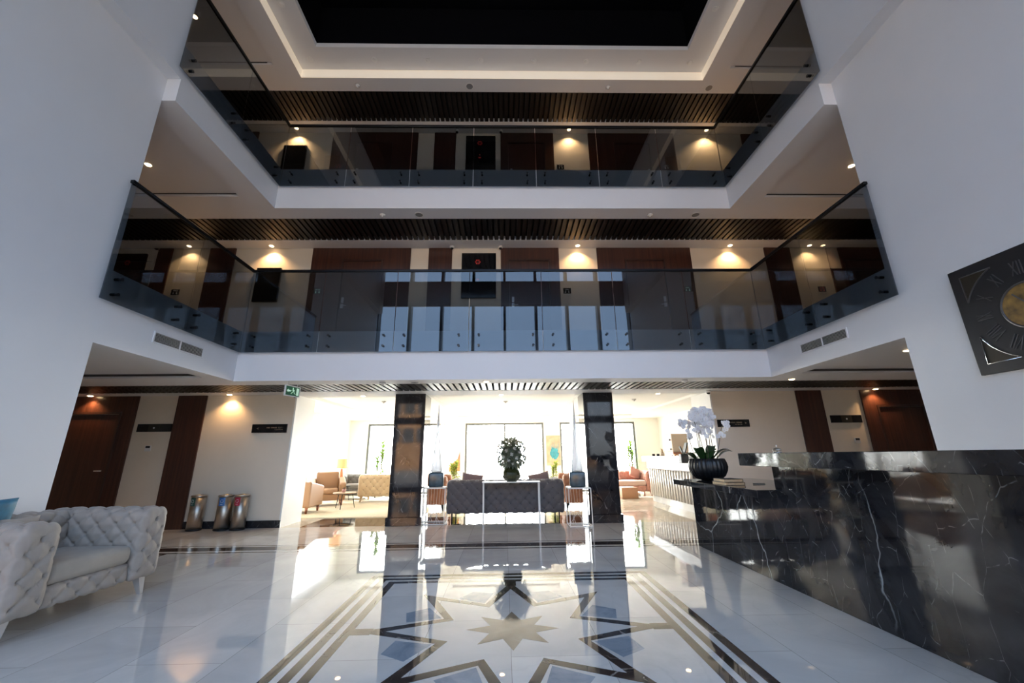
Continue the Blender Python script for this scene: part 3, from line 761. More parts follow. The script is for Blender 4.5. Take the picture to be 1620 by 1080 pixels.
# hanging exit sign, seen edge-on to the corridor
t = thing('exit_sign', 'green emergency exit sign with white frame hung from the corridor ceiling', 'sign', (-3.55, 6.72, 2.30), math.radians(76))
b = MB()
b.box(-0.165, 0.165, -0.012, 0.012, 0.075, 0.088); b.box(-0.165, 0.165, -0.012, 0.012, -0.088, -0.075); b.box(-0.165, -0.152, -0.012, 0.012, -0.075, 0.075); b.box(0.152, 0.165, -0.012, 0.012, -0.075, 0.075)
obj('frame', b, PLAST, t)
b = MB(); b.box(-0.152, 0.152, -0.008, 0.008, -0.075, 0.075); obj('face', b, GREEN, t)
RX = Matrix.Rotation(PI / 2, 4, 'X')
b = MB()
b.prism([(-0.13, 0.0), (-0.095, 0.03), (-0.095, 0.012), (-0.045, 0.012), (-0.045, -0.012), (-0.095, -0.012), (-0.095, -0.03)], 0.0085, 0.0105, M=RX); obj('arrow', b, GREENL, t)
b = MB()                                                            # running figure
b.cyl((0.005, -0.0085, 0.048), (0.005, -0.0105, 0.048), 0.012, seg=12, smooth=False)
for q in ([(0.0, 0.034), (0.02, 0.034), (0.03, 0.0), (0.008, -0.002)], [(0.0, 0.03), (0.006, 0.03), (-0.022, 0.006), (-0.028, 0.012)], [(0.02, 0.03), (0.045, 0.012), (0.04, 0.005), (0.016, 0.022)],
          [(0.01, 0.002), (0.02, 0.002), (-0.008, -0.028), (-0.016, -0.022)], [(0.018, 0.002), (0.03, 0.0), (0.045, -0.03), (0.036, -0.034)], [(0.036, -0.03), (0.045, -0.03), (0.07, -0.04), (0.066, -0.048)], [(-0.016, -0.02), (-0.008, -0.028), (-0.03, -0.05), (-0.037, -0.044)]):
    b.prism(q, 0.0085, 0.0105, M=RX)
obj('running_figure', b, GREENL, t)
b = MB(); b.box(0.085, 0.135, -0.0105, -0.0085, -0.06, 0.06); obj('doorway_symbol', b, GREENL, t)
b = MB()
for dx in (-0.1, 0.1): b.cyl((dx, 0, 0.088), (dx, 0, 0.16), 0.003, seg=8)
obj('hanger', b, CHROME, t)

# ------------------------------------------------------------------ square wall clock on the right wall
t = thing('wall_clock', 'large square dark clock with roman numerals on the right white wall', 'clock', (W1 - 0.001, 3.13, 2.42), 0)
MC = Matrix(((0, 0, -1, 0), (-1, 0, 0, 0), (0, 1, 0, 0), (0, 0, 0, 1)))   # local x -> towards the camera, y -> up, z -> out of the wall
b = MB(); b.box(-0.52, 0.52, -0.52, 0.52, 0, 0.04); obj('panel', b, CLOCKB, t, M=MC, bevel=0.004)
b = MB(); b.lathe([(0.19, 0.0401), (0.205, 0.0401), (0.205, 0.047), (0.19, 0.047), (0.19, 0.0401)], 48, cap=False); obj('inner_ring', b, CLOCKR, t, M=MC)
b = MB(); b.cyl((0, 0, 0.0402), (0, 0, 0.044), 0.188, seg=48, smooth=False); obj('gold_disc', b, GOLD, t, M=MC)
for qx, qy in ((-1, 1), (1, 1), (-1, -1), (1, -1)):                  # pierced corners framed by an arc
    R_ = 0.455; a0, a1 = math.radians(22), math.radians(68); c0 = 0.43
    arc = [(qx * R_ * math.cos(a0 + (a1 - a0) * k / 10), qy * R_ * math.sin(a0 + (a1 - a0) * k / 10)) for k in range(11)]
    b = MB(); b.tube([(x, y, 0.043) for x, y in arc] + [(qx * c0, qy * c0, 0.043), (arc[0][0], arc[0][1], 0.043)], 0.006, 6); obj('corner_frame', b, CHROME if qy < 0 and qx < 0 else CLOCKR, t, M=MC)
    b = MB(); b.prism([arc[0], *arc[1:], (qx * c0, qy * c0)], 0.0401, 0.041); obj('corner_inlay', b, P('dark_gold', (0.022, 0.016, 0.009), 0.4, 0.3) if 'dark_gold' not in bpy.data.materials else bpy.data.materials['dark_gold'], t, M=MC)
ROM = ['XII', 'I', 'II', 'III', 'IV', 'V', 'VI', 'VII', 'VIII', 'IX', 'X', 'XI']
for k, rn in enumerate(ROM):
    a = PI / 2 - k * PI / 6
    wds = {'I': 0.022, 'V': 0.05, 'X': 0.05}; tot = sum(wds[ch] for ch in rn); x = -tot / 2; b = MB()
    Mk = Matrix.Translation((0.335 * math.cos(a), 0.335 * math.sin(a), 0.0401)) @ Matrix.Rotation(a - PI / 2, 4, 'Z')
    for ch in rn:
        w_ = wds[ch]; xc = x + w_ / 2; h = 0.062
        def bar(x0, y0, x1, y1, th=0.005):
            d = Vector((x1 - x0, y1 - y0, 0)); L = d.length; an = math.atan2(d.y, d.x)
            b.box(0, L, -th / 2, th / 2, 0, 0.006, M=Mk @ Matrix.Translation((x0, y0, 0)) @ Matrix.Rotation(an, 4, 'Z'))
        if ch == 'I': bar(xc, -h, xc, h, 0.007)
        elif ch == 'V': bar(xc - 0.018, h, xc, -h, 0.007); bar(xc + 0.018, h, xc, -h, 0.004)
        else: bar(xc - 0.018, h, xc + 0.018, -h, 0.007); bar(xc + 0.018, h, xc - 0.018, -h, 0.004)
        x += w_
    obj('numeral', b, CLOCKR, t, M=MC)
for L_, an, nm in ((0.15, 2.2, 'hour_hand'), (0.24, 0.5, 'minute_hand')):
    b = MB(); b.box(-0.02, L_, -0.006, 0.006, 0.048, 0.051, M=Matrix.Rotation(an, 4, 'Z')); obj(nm, b, CLOCKR, t, M=MC)

# ------------------------------------------------------------------ black marble pillars
for x0, x1, nm in ((-2.23, -1.62, 'left'), (1.57, 2.17, 'right')):
    t = thing('marble_pillar', 'square black marble pillar on the %s of the lounge opening' % nm, 'pillar', ((x0 + x1) / 2, PB + 0.3, 0), 0, 'black marble pillars')
    h = (x1 - x0) / 2
    b = MB(); b.box(-h, h, -h, h, 0.15, Z1 - 0.001); obj('shaft', b, BLACKM, t, M=Matrix.Identity(4), bevel=0.004)
    b = MB(); b.box(-h - 0.03, h + 0.03, -h - 0.03, h + 0.03, 0.001, 0.15); obj('plinth', b, BLACKM, t, bevel=0.004)

# ------------------------------------------------------------------ tufted upholstery
def tuft(u, v, pitch):
    p, q = (u + v) / pitch, (u - v) / pitch
    a = abs(math.sin(PI * p)); b = abs(math.sin(PI * q))
    bump = (min(a, b) ** 0.7)                                      # crease along both diagonals
    dp, dq = p - round(p), q - round(q)
    but = math.exp(-(dp * dp + dq * dq) / 0.012)                    # button pull
    return bump - 1.7 * but
def tufted_block(L, sec, pitch, depth, du=0.016, caps=True, ph=0.0, capdepth=1.0, btn=0):
    """block swept along local X; sec = closed list of (y, z) of the section, tufted all round and on the end caps"""
    mb = MB(); n = len(sec)
    per = [0]
    for i in range(n): per.append(per[-1] + math.dist(sec[i], sec[(i + 1) % n]))
    tot = per[-1]; N_ = max(24, int(tot / du)); pts = []
    k = 0
    for j in range(N_):
        d = tot * j / N_
        while per[k + 1] < d: k += 1
        a, b = sec[k], sec[(k + 1) % n]; w_ = (d - per[k]) / max(1e-9, per[k + 1] - per[k])
        pts.append((a[0] + (b[0] - a[0]) * w_, a[1] + (b[1] - a[1]) * w_, d))
    cy_, cz_ = sum(p[0] for p in pts) / N_, sum(p[1] for p in pts) / N_
    nr = []
    for j in range(N_):
        a, b = pts[j - 2], pts[(j + 2) % N_]; t_ = Vector((b[0] - a[0], b[1] - a[1])).normalized(); q = Vector((t_.y, -t_.x))
        if q.dot(Vector((pts[j][0] - cy_, pts[j][1] - cz_))) < 0: q = -q
        nr.append(q)
    nv = max(1, round(tot / pitch)); ps = tot / nv                   # whole number of pitches round the section
    M_ = max(4, int(L / du)); rows = []; er = 0.035
    for i in range(M_ + 1):
        x = -L / 2 + L * i / M_; e_ = min(x + L / 2, L / 2 - x); fd = min(1, e_ / 0.05); rin = er * (1 - math.sqrt(max(0, 1 - (1 - min(1, e_ / er)) ** 2)))
        row = []
        for j, (y, z, d) in enumerate(pts):
            h = depth * (tuft(x + ph, d / ps * pitch, pitch) - 0.2) * fd - rin
            row.append(mb.b.verts.new((x, y + nr[j].x * h, z + nr[j].y * h)))
        rows.append(row)
    if btn:                                                          # fabric-covered buttons on the lattice
        for a in range(-12, 13):
            for b_ in range(-12, 40):
                u, v = (a + b_) * pitch / 2, (b_ - a) * pitch / 2
                x = u - ph
                if abs(x) > L / 2 - 0.05 or not 0 <= v < tot / ps * pitch: continue
                i, j = round((x + L / 2) / L * M_), round(v * ps / pitch / tot * N_) % N_
                mb.sph(rows[i][j].co, btn, 1, seg=8)
    for a, b in zip(rows, rows[1:]):
        for j in range(N_):
            f = mb.b.faces.new([a[j], a[(j + 1) % N_], b[(j + 1) % N_], b[j]]); f.smooth = True
    for sg, row in ((-1, rows[0]), (1, rows[-1])):
        prev = row; K = 12
        for r in range(1, K + 1):
            s_ = 1 - r / K; cur = []
            if r < K:
                for j, (y, z, d) in enumerate(pts):
                    hy, hz = nr[j].x * -er, nr[j].y * -er
                    yy, zz = cy_ + (y + hy - cy_) * s_, cz_ + (z + hz - cz_) * s_
                    e_ = min(1, (1 - s_) * 5)
                    h = depth * capdepth * (tuft(yy, zz + 0.03, pitch) - 0.2) * e_
                    cur.append(mb.b.verts.new((sg * (L / 2 + h), yy, zz)))
                for j in range(N_):
                    f = mb.b.faces.new([prev[j], prev[(j + 1) % N_], cur[(j + 1) % N_], cur[j]]); f.smooth = True
                prev = cur
            else:
                mb.b.faces.new(prev)
    bmesh.ops.recalc_face_normals(mb.b, faces=mb.b.faces[:])
    return mb
def rsec(y0, y1, z0, z1, r=0.05, rt=None):
    """rounded-rectangle section, larger radius rt on top"""
    rt = rt or r; o = []
    for (cy, cz, rr, a0) in ((y1 - rt, z1 - rt, rt, 0), (y0 + rt, z1 - rt, rt, 90), (y0 + r, z0 + r, r, 180), (y1 - r, z0 + r, r, 270)):
        for k in range(7):
            a = math.radians(a0 + 15 * k); o.append((cy + rr * math.cos(a), cz + rr * math.sin(a)))
    return o
def sofa(name, label, cat, loc, rz, W, D, H, fab, cush, legm, arm=0.24, zb=0.13, seat=0.42, pitch=0.17, depth=0.022, legs='taper', du=0.016, group=None, seats=1, capd=1.0, backfull=True, btn=0.013):
    """tufted sofa, front along local +Y, back along local -Y"""
    t = thing(name, label, cat, loc, rz, group)
    RZ = Matrix.Rotation(PI / 2, 4, 'Z')
    obj('backrest', tufted_block(W if backfull else W - 2 * arm + 0.02, rsec(-D / 2, -D / 2 + arm, zb, H, 0.04, 0.09), pitch, depth, du, btn=btn), [fab, BUTTON], t)
    for s in (-1, 1):
        AL = D - arm + 0.03 if backfull else D
        M_ = Matrix.Translation((s * (W / 2 - arm / 2), (D - AL) / 2, 0)) @ RZ
        obj('armrest', tufted_block(AL, rsec(-arm / 2, arm / 2, zb, H, 0.04, 0.09), pitch, depth, du, ph=0.05, capdepth=capd), fab, t, M=M_)
    M_ = Matrix.Translation((0, D / 2 - 0.10, 0))
    obj('seat_base', tufted_block(W - 2 * arm - 0.0, rsec(-D + arm + 0.12, 0.06, zb, seat - 0.13, 0.03), pitch, depth * 0.9, du), fab, t, M=M_)
    sw = (W - 2 * arm - 0.01) / seats
    for k in range(seats):
        x0 = -W / 2 + arm + 0.005 + k * sw
        b = MB(); b.rbox(x0 + 0.004, x0 + sw - 0.004, -D / 2 + arm + 0.01, D / 2 - 0.03, seat - 0.13, seat + 0.03, 0.06, n=5); obj('seat_cushion', b, cush, t)
    for sx in (-1, 1):
        for sy in (-1, 1):
            b = MB(); x, y = sx * (W / 2 - 0.10), sy * (D / 2 - 0.10)
            if legs == 'taper': b.tube([(x, y, zb + 0.03), (x + sx * 0.03, y + sy * 0.03, 0.0)], [0.055, 0.022], 4, smooth=False)
            else: b.tube([(x, y, zb + 0.03), (x, y, 0.0)], [0.016, 0.012], 10)
            obj('leg', b, legm, t)
    return t
def pillow(name, label, loc, size, rot, m, cat='cushion', group=None, pinch=0.35):
    b = MB(); n = 14; sx, sy, th = size; V = {}
    for side in (-1, 1):
        for i in range(n + 1):
            for j in range(n + 1):
                u, v = -1 + 2 * i / n, -1 + 2 * j / n
                e_ = max(0, (1 - u ** 4) * (1 - v ** 4)); h = th / 2 * e_ ** 0.5
                k = 1 - 0.06 * (1 - abs(v)) * abs(u) ** 3; k2 = 1 - 0.06 * (1 - abs(u)) * abs(v) ** 3
                edge = i in (0, n) or j in (0, n)
                if edge and side == 1: V[(side, i, j)] = V[(-1, i, j)]; continue
                V[(side, i, j)] = b.b.verts.new((u * sx / 2 * k, side * h, v * sy / 2 * k2))
    for side in (-1, 1):
        for i in range(n):
            for j in range(n):
                q = [V[(side, i, j)], V[(side, i + 1, j)], V[(side, i + 1, j + 1)], V[(side, i, j + 1)]]
                f = b.b.faces.new(q if side < 0 else q[::-1]); f.smooth = True
    o = obj(name, b, m); o.location = loc; o.rotation_euler = rot
    return tag(o, label, cat, group)
LEGV = P('silver_grey_leg', (0.52, 0.50, 0.48), 0.35, 0.3)
sofa('tufted_sofa', 'light grey velvet button-tufted loveseat on the left, nearest the camera', 'sofa', (-3.945, 3.845, 0), -PI / 2, 1.30, 0.97, 0.775, VELV, CUSHV, LEGV,
     backfull=False, btn=0, arm=0.28, zb=0.16, seat=0.44, pitch=0.175, depth=0.019, du=0.009)
pillow('throw_cushion', 'pale grey velvet cushion leaning in the corner of the light grey loveseat', (-4.07, 3.66, 0.63), (0.34, 0.32, 0.11), (0.30, 0.0, PI / 2 + 0.15), VELV)
pillow('throw_cushion', 'teal velvet cushion peeking over the back of the light grey loveseat', (-4.215, 3.60, 0.80), (0.34, 0.26, 0.09), (0.10, 0.0, PI / 2), TEALF)

# ------------------------------------------------------------------ steel recycling bins
for x, m, lab in ((-5.66, LBL_G, 'green'), (-5.17, LBL_B, 'blue'), (-4.88, LBL_R, 'red')):
    t = thing('recycling_bin', 'polished steel cylindrical bin with a %s recycling label' % lab, 'bin', (x, 8.03, 0), 0, 'steel recycling bins')
    b = MB(); b.lathe([(0.118, 0.0), (0.118, 0.57)], 48); obj('body', b, STEEL, t)
    b = MB(); b.lathe([(0.121, 0.001), (0.124, 0.004), (0.124, 0.03), (0.1185, 0.031)], 36); obj('base_ring', b, DPLAST, t)
    b = MB(); b.lathe([(0.119, 0.571), (0.126, 0.573), (0.126, 0.595), (0.119, 0.60), (0.08, 0.605), (0.075, 0.58)], 36); obj('lid_ring', b, STEEL, t)
    b = MB()
    for k in range(8):
        a = -PI / 2 - 0.45 - (0.25 if m is LBL_G else (-0.05 if m is LBL_B else 0.1)) + 0.9 * k / 8; a2 = a + 0.9 / 8; r = 0.1195
        b.quad((r * math.cos(a), r * math.sin(a), 0.42), (r * math.cos(a2), r * math.sin(a2), 0.42), (r * math.cos(a2), r * math.sin(a2), 0.56), (r * math.cos(a), r * math.sin(a), 0.56))
    o = obj('recycling_label', b, m, t, label='%s label with white recycling arrows' % lab)
    b = MB(); ac = -PI / 2 - (0.25 if m is LBL_G else (-0.05 if m is LBL_B else 0.1))
    for k in range(3):
        a = k * 2 * PI / 3 + 0.5
        for q in ((0.0, 0.9), (1.1, 1.6)):
            p_ = [(0.120 * math.cos(ac + (0.026 * math.cos(a + q[0] + (q[1] - q[0]) * i / 4)) / 0.12), 0.120 * math.sin(ac + (0.026 * math.cos(a + q[0] + (q[1] - q[0]) * i / 4)) / 0.12), 0.50 + 0.026 * math.sin(a + q[0] + (q[1] - q[0]) * i / 4)) for i in range(5)]
            b.tube(p_, 0.004, 5)
    for q in range(4):
        aa = ac - 0.15 + q * 0.09; b.tube([(0.1205 * math.cos(aa), 0.1205 * math.sin(aa), 0.445), (0.1205 * math.cos(aa + 0.06), 0.1205 * math.sin(aa + 0.06), 0.445)], 0.005, 4)
    obj('recycling_symbol', b, GLYPHW, o)

# ------------------------------------------------------------------ reception counter
t = thing('reception_counter', 'long black veined marble reception counter on the right', 'reception counter', (2.65, 3.0, 0))
def RB(x0, x1, y0, y1, z0, z1): return (x0 - 2.65, x1 - 2.65, y0 - 3.0, y1 - 3.0, z0, z1)
b = MB(); b.box(*RB(2.65, 2.85, -0.33, 4.20, 0.001, 1.10)); obj('tall_front', b, BLACKM, t, bevel=0.003)
b = MB(); b.box(*RB(2.65, 3.10, 4.2005, 6.10, 0.001, 0.80)); obj('low_front', b, BLACKM, t, bevel=0.003)
b = MB(); b.box(*RB(2.46, 3.62, 4.201, 6.26, 0.8005, 0.87)); b.box(*RB(2.851, 3.62, -0.33, 4.2, 0.8005, 0.87)); obj('low_worktop', b, BLACKM, t, bevel=0.004)
b = MB(); b.box(*RB(2.44, 3.02, -0.33, 4.40, 1.1005, 1.225)); obj('raised_top', b, BLACKM, t, bevel=0.004)
b = MB(); b.box(*RB(3.45, 3.60, -0.33, 6.1, 0.001, 0.80)); obj('back_panel', b, DOORW, t)

# planter with orchids on a stack of books
PX, PY = 2.84, 5.92
t = thing('ribbed_planter', 'squat black ribbed ceramic planter on the low end of the reception counter', 'planter', (PX, PY, 0.871))
prof = [(r_ * 0.93, z_ * 1.15) for r_, z_ in ((0.105, 0.0), (0.17, 0.012), (0.225, 0.05), (0.262, 0.11), (0.272, 0.155), (0.262, 0.205), (0.240, 0.250), (0.232, 0.252), (0.225, 0.235), (0.001, 0.225))]
b = MB(); b.lathe(prof, 168, rfun=lambda a, v: 1 + (0.022 * math.sin(28 * a + 2.5 * math.sin(v * 3)) if v < 0.75 else 0)); obj('bowl', b, BLACKR, t)
b = MB(); b.cyl((0, 0, 0.260), (0, 0, 0.270), 0.208, seg=30, smooth=False); obj('moss', b, P('dark_moss', (0.02, 0.03, 0.01), 0.9, noise=0.4, nscale=40), t)
def orchid_flower(s=1.0):
    b = MB()
    for k in range(5):
        a = PI / 2 + k * 2 * PI / 5; wide = 1.0 if k in (1, 4) else 0.72; n = 6; ring = []
        L = 0.040 * s; ctr = b.b.verts.new((0, 0, 0))
        ou = [b.b.verts.new((math.cos(a) * L * u - math.sin(a) * w_ * wide, -0.006 * s * (1 - (u - 0.6) ** 2) + 0.004 * abs(w_) * 40 * s, math.sin(a) * L * u + math.cos(a) * w_ * wide)) for u, w_ in ((0.25, -0.012 * s), (0.6, -0.023 * s), (0.9, -0.016 * s), (1.05, 0), (0.9, 0.016 * s), (0.6, 0.023 * s), (0.25, 0.012 * s))]
        for p, q in zip(ou, ou[1:]):
            f = b.b.faces.new([ctr, p, q]); f.smooth = True
    b.sph((0, -0.006 * s, -0.006 * s), 0.006 * s, 1, sx=0.8, sz=1.2, seg=8)
    return b
fl_mesh = None; OR = random.Random(11)
spr = [(-0.15, 0.02, -0.40, 0.83, 0.30), (-0.10, -0.08, -0.30, 0.93, 0.25), (-0.04, 0.05, -0.17, 1.00, 0.22), (0.0, -0.06, -0.10, 0.86, 0.22), (0.03, 0.03, -0.02, 1.02, 0.2),
       (0.07, -0.05, 0.06, 0.98, 0.2), (0.10, 0.06, 0.10, 0.88, 0.2), (0.05, 0.10, -0.25, 0.90, 0.2), (0.14, -0.02, 0.33, 0.80, 0.22)]
OLAB = ['bending furthest to the left', 'second flower head from the left', 'third flower head from the left', 'left of the middle stem', 'the tallest upright stem', 'right of the middle stem', 'short stem near the right', 'behind the others at the left', 'the lone stem leaning out to the right']
for i, (bx, by, ex, eh, dr) in enumerate(spr):
    t = thing('orchid', 'white moth orchid in the black ribbed planter, %s' % OLAB[i], 'orchid', (PX + bx, PY + by, 0.871 + 0.2705), 0, 'orchids in the black planter')
    h = (eh - 0.17) * 0.93; ex += 0.07; tx = ex - bx; sg = 1 if tx > 0.05 else -1
    pts = []
    for k in range(9):
        u = k / 8; pts.append(Vector((tx * 0.35 * u, 0.02 * math.sin(3 * u + i), (h - 0.22) * u)))
    top = pts[-1].copy(); dy = OR.uniform(-0.10, 0.10)
    for k in range(1, 9):
        u = k / 8; pts.append(top + Vector(((tx * 0.65) * u, dy * u, 0.19 * math.sin(min(1, u * 1.1) * PI / 2 * 1.25) - 0.10 * u * u)))
    b = MB(); b.tube(pts, [0.0045] * len(pts), 6); obj('stem', b, STEMD, t)
    nf = 21 if i != 8 else 12
    for k in range(nf):
        u = 0.0 + k / (nf - 1); idx = 6.5 + u * 9.5; i0 = min(int(idx), len(pts) - 2); p = pts[i0].lerp(pts[i0 + 1], idx - i0)
        p = p + Vector((OR.uniform(-0.045, 0.045), -0.02 + OR.uniform(-0.035, 0.03), OR.uniform(-0.05, 0.03)))
        if fl_mesh is None:
            o = obj('flower', orchid_flower(0.86), [PETAL, LIP], t); fl_mesh = o.data
        else:
            o = bpy.data.objects.new('flower', fl_mesh); COL.objects.link(o); o.parent = t
        o.location = p; o.rotation_euler = (OR.uniform(-0.35, 0.25), OR.uniform(-0.5, 0.5), OR.uniform(-0.9, 0.7))
    for k in range(1 if i % 3 else 2):
        a = OR.uniform(0, 2 * PI) if i not in (0, 8) else (PI + 0.3 if i == 0 else -0.2); L = OR.uniform(0.22, 0.30); b = MB(); rows = []
        base = Vector((0, 0, 0.0)); up = OR.uniform(0.3, 1.0)
        for r in range(7):
            u = r / 6; c_ = base + Vector((math.cos(a) * L * u * 0.8, math.sin(a) * L * u * 0.8, L * up * math.sin(u * 2.0) * 0.8 + 0.01)); w_ = 0.070 * math.sin(PI * (0.12 + 0.86 * u)) ** 0.8
            sd = Vector((-math.sin(a), math.cos(a), 0)); rows.append([b.b.verts.new(c_ + sd * w_ + Vector((0, 0, w_ * 0.3))), b.b.verts.new(c_), b.b.verts.new(c_ - sd * w_ + Vector((0, 0, w_ * 0.3)))])
        for p, q in zip(rows, rows[1:]):
            for j in range(2):
                f = b.b.faces.new([p[j], p[j + 1], q[j + 1], q[j]]); f.smooth = True
        obj('leaf', b, LEAFD, t)
for k, (x, y, w_, d, rz, lab) in enumerate(((2.52, 5.02, 0.23, 0.30, 0.03, 'lower'), (2.525, 5.03, 0.22, 0.28, -0.04, 'upper'))):
    z = 0.871 + k * 0.034
    t = thing('book', 'old hardback book with tan page edges on the counter, %s of the pair' % lab, 'book', (x + 0.10, y, z), rz, 'books beside the planter')
    b = MB(); b.box(-w_ / 2 + 0.004, w_ / 2 - 0.006, -d / 2 + 0.005, d / 2 - 0.005, 0.003, 0.029); obj('pages', b, PAGES, t)
    b = MB(); b.box(-w_ / 2, w_ / 2, -d / 2, d / 2, 0, 0.003); b.box(-w_ / 2, w_ / 2, -d / 2, d / 2, 0.029, 0.032); b.box(w_ / 2 - 0.004, w_ / 2, -d / 2, d / 2, 0.003, 0.029); obj('cover', b, COVERB, t)
b = MB(); b.tube([(-0.08, 0, 0.006), (0.065, 0, 0.006), (0.08, 0, 0.005)], [0.005, 0.005, 0.001], 8); o = obj('ballpoint_pen', b, BLACKG); o.location = (2.98, 5.0, 0.8715); o.rotation_euler = (0, 0, 0.1)
tag(o, 'dark pen lying on the low reception worktop', 'pen')
t = thing('service_bell', 'small metal service bell on the raised reception counter', 'bell', (2.62, 4.02, 1.2255))
b = MB(); b.lathe([(0.001, 0), (0.038, 0), (0.040, 0.006), (0.034, 0.010), (0.008, 0.011), (0.006, 0.024), (0.001, 0.024)], 20); obj('base', b, CHROME, t)
b = MB(); b.lathe([(0.038, 0.020), (0.037, 0.026), (0.030, 0.038), (0.016, 0.046), (0.001, 0.048)], 20); obj('dome', b, STEEL, t)
b = MB(); b.cyl((0, 0, 0.047), (0, 0, 0.066), 0.0035, seg=8); b.sph((0, 0, 0.068), 0.006, seg=8); obj('plunger', b, CHROME, t)

# ------------------------------------------------------------------ console, vase and bouquet, side stands
t = thing('console_table', 'narrow white metal console table behind the taupe sofa', 'console table', (0.09, 8.27, 0))
b = MB(); b.box(-0.555, 0.555, -0.125, 0.125, 0.735, 0.755); obj('top', b, WIRE, t, bevel=0.002)
for sx in (-1, 1):
    for sy in (-1, 1):
        b = MB(); b.box(sx * 0.535 - 0.010, sx * 0.535 + 0.010, sy * 0.113 - 0.010, sy * 0.113 + 0.010, 0, 0.7345); obj('leg', b, WIRE, t)
    b = MB(); b.box(sx * 0.535 - 0.010, sx * 0.535 + 0.010, -0.102, 0.102, 0.001, 0.018); obj('foot_rail', b, WIRE, t)
t = thing('glass_vase', 'round olive green faceted vase on the console table', 'vase', (0.10, 8.27, 0.7555))
b = MB(); b.lathe([(0.09, 0), (0.12, 0.01), (0.165, 0.06), (0.187, 0.12), (0.18, 0.17), (0.145, 0.23), (0.115, 0.26), (0.122, 0.275), (0.112, 0.275), (0.105, 0.255), (0.13, 0.22), (0.001, 0.2)], 12, smooth=False); obj('body', b, VASEG, t)
BR = random.Random(5)
t = thing('flower_bouquet', 'round bouquet of white flowers with grey green leaves in the olive vase', 'bouquet', (0.10, 8.27, 1.00))
b = MB()
def leaf_blade(b, p, d, L, w_, mi=0, droop=0.3):
    d = d.normalized(); sd = d.cross(Vector((0, 0, 1)));
    if sd.length < 0.05: sd = Vector((1, 0, 0))
    sd.normalize(); pr_ = None; nseg = 4
    for k in range(nseg + 1):
        u = k / nseg; c_ = p + d * L * u + Vector((0, 0, -droop * L * u * u)); ww = w_ * (math.sin(PI * min(1, 0.15 + 0.85 * u)) if k < nseg else 0.02)
        cur = [b.b.verts.new(c_ + sd * ww), b.b.verts.new(c_ - sd * ww)]
        if pr_:
            f = b.b.faces.new([pr_[0], pr_[1], cur[1], cur[0]]); f.smooth = True; f.material_index = mi
        pr_ = cur
C0 = Vector((0, 0, 0.27))
for k in range(1000):
    d = Vector((BR.gauss(0, 1), BR.gauss(0, 1), BR.gauss(0, 1))).normalized(); r = BR.uniform(0.18, 0.31); p = C0 + Vector((d.x * r, d.y * r * 0.8, d.z * r * 0.95))
    if p.z < 0.03: continue
    leaf_blade(b, p, d + Vector((BR.uniform(-.5, .5), BR.uniform(-.5, .5), BR.uniform(-.3, .6))), BR.uniform(0.06, 0.11), BR.uniform(0.012, 0.022))
for k in range(30):
    d = Vector((BR.gauss(0, 1), BR.gauss(0, .6), abs(BR.gauss(0, 1)) * 0.8)).normalized(); leaf_blade(b, C0 + d * 0.25, d, BR.uniform(0.10, 0.16), 0.006, droop=0.1)
b.sph((0, 0, 0.27), 0.20, sx=1, sy=0.8, sz=0.88, seg=20)
obj('foliage', b, LEAFG, t)
b = MB()
for k in range(9):
    a = k * 0.7; b.tube([(0.05 * math.cos(a), 0.05 * math.sin(a), -0.03), (0.12 * math.cos(a), 0.12 * math.sin(a), 0.2)], 0.003, 5)
obj('stems', b, LEAFG, t)
for k in range(70):
    z = 1 - 2 * (k + 0.5) / 70; a = k * 2.39996; rr = math.sqrt(max(0, 1 - z * z)); d = Vector((rr * math.cos(a), rr * math.sin(a), z))
    if d.z < -0.75: continue
    p = C0 + Vector((d.x * 0.285, d.y * 0.235, d.z * 0.26)); b = MB()
    for q in range(6):
        aa = q * PI / 3; u = d.orthogonal().normalized(); v = d.cross(u); dr = (u * math.cos(aa) + v * math.sin(aa)) * 0.7 + d * 0.75
        leaf_blade(b, p, dr, 0.055, 0.026, droop=0.0)
    b.sph(p + d * 0.006, 0.011, seg=8); obj('flower', b, PETALB, t)
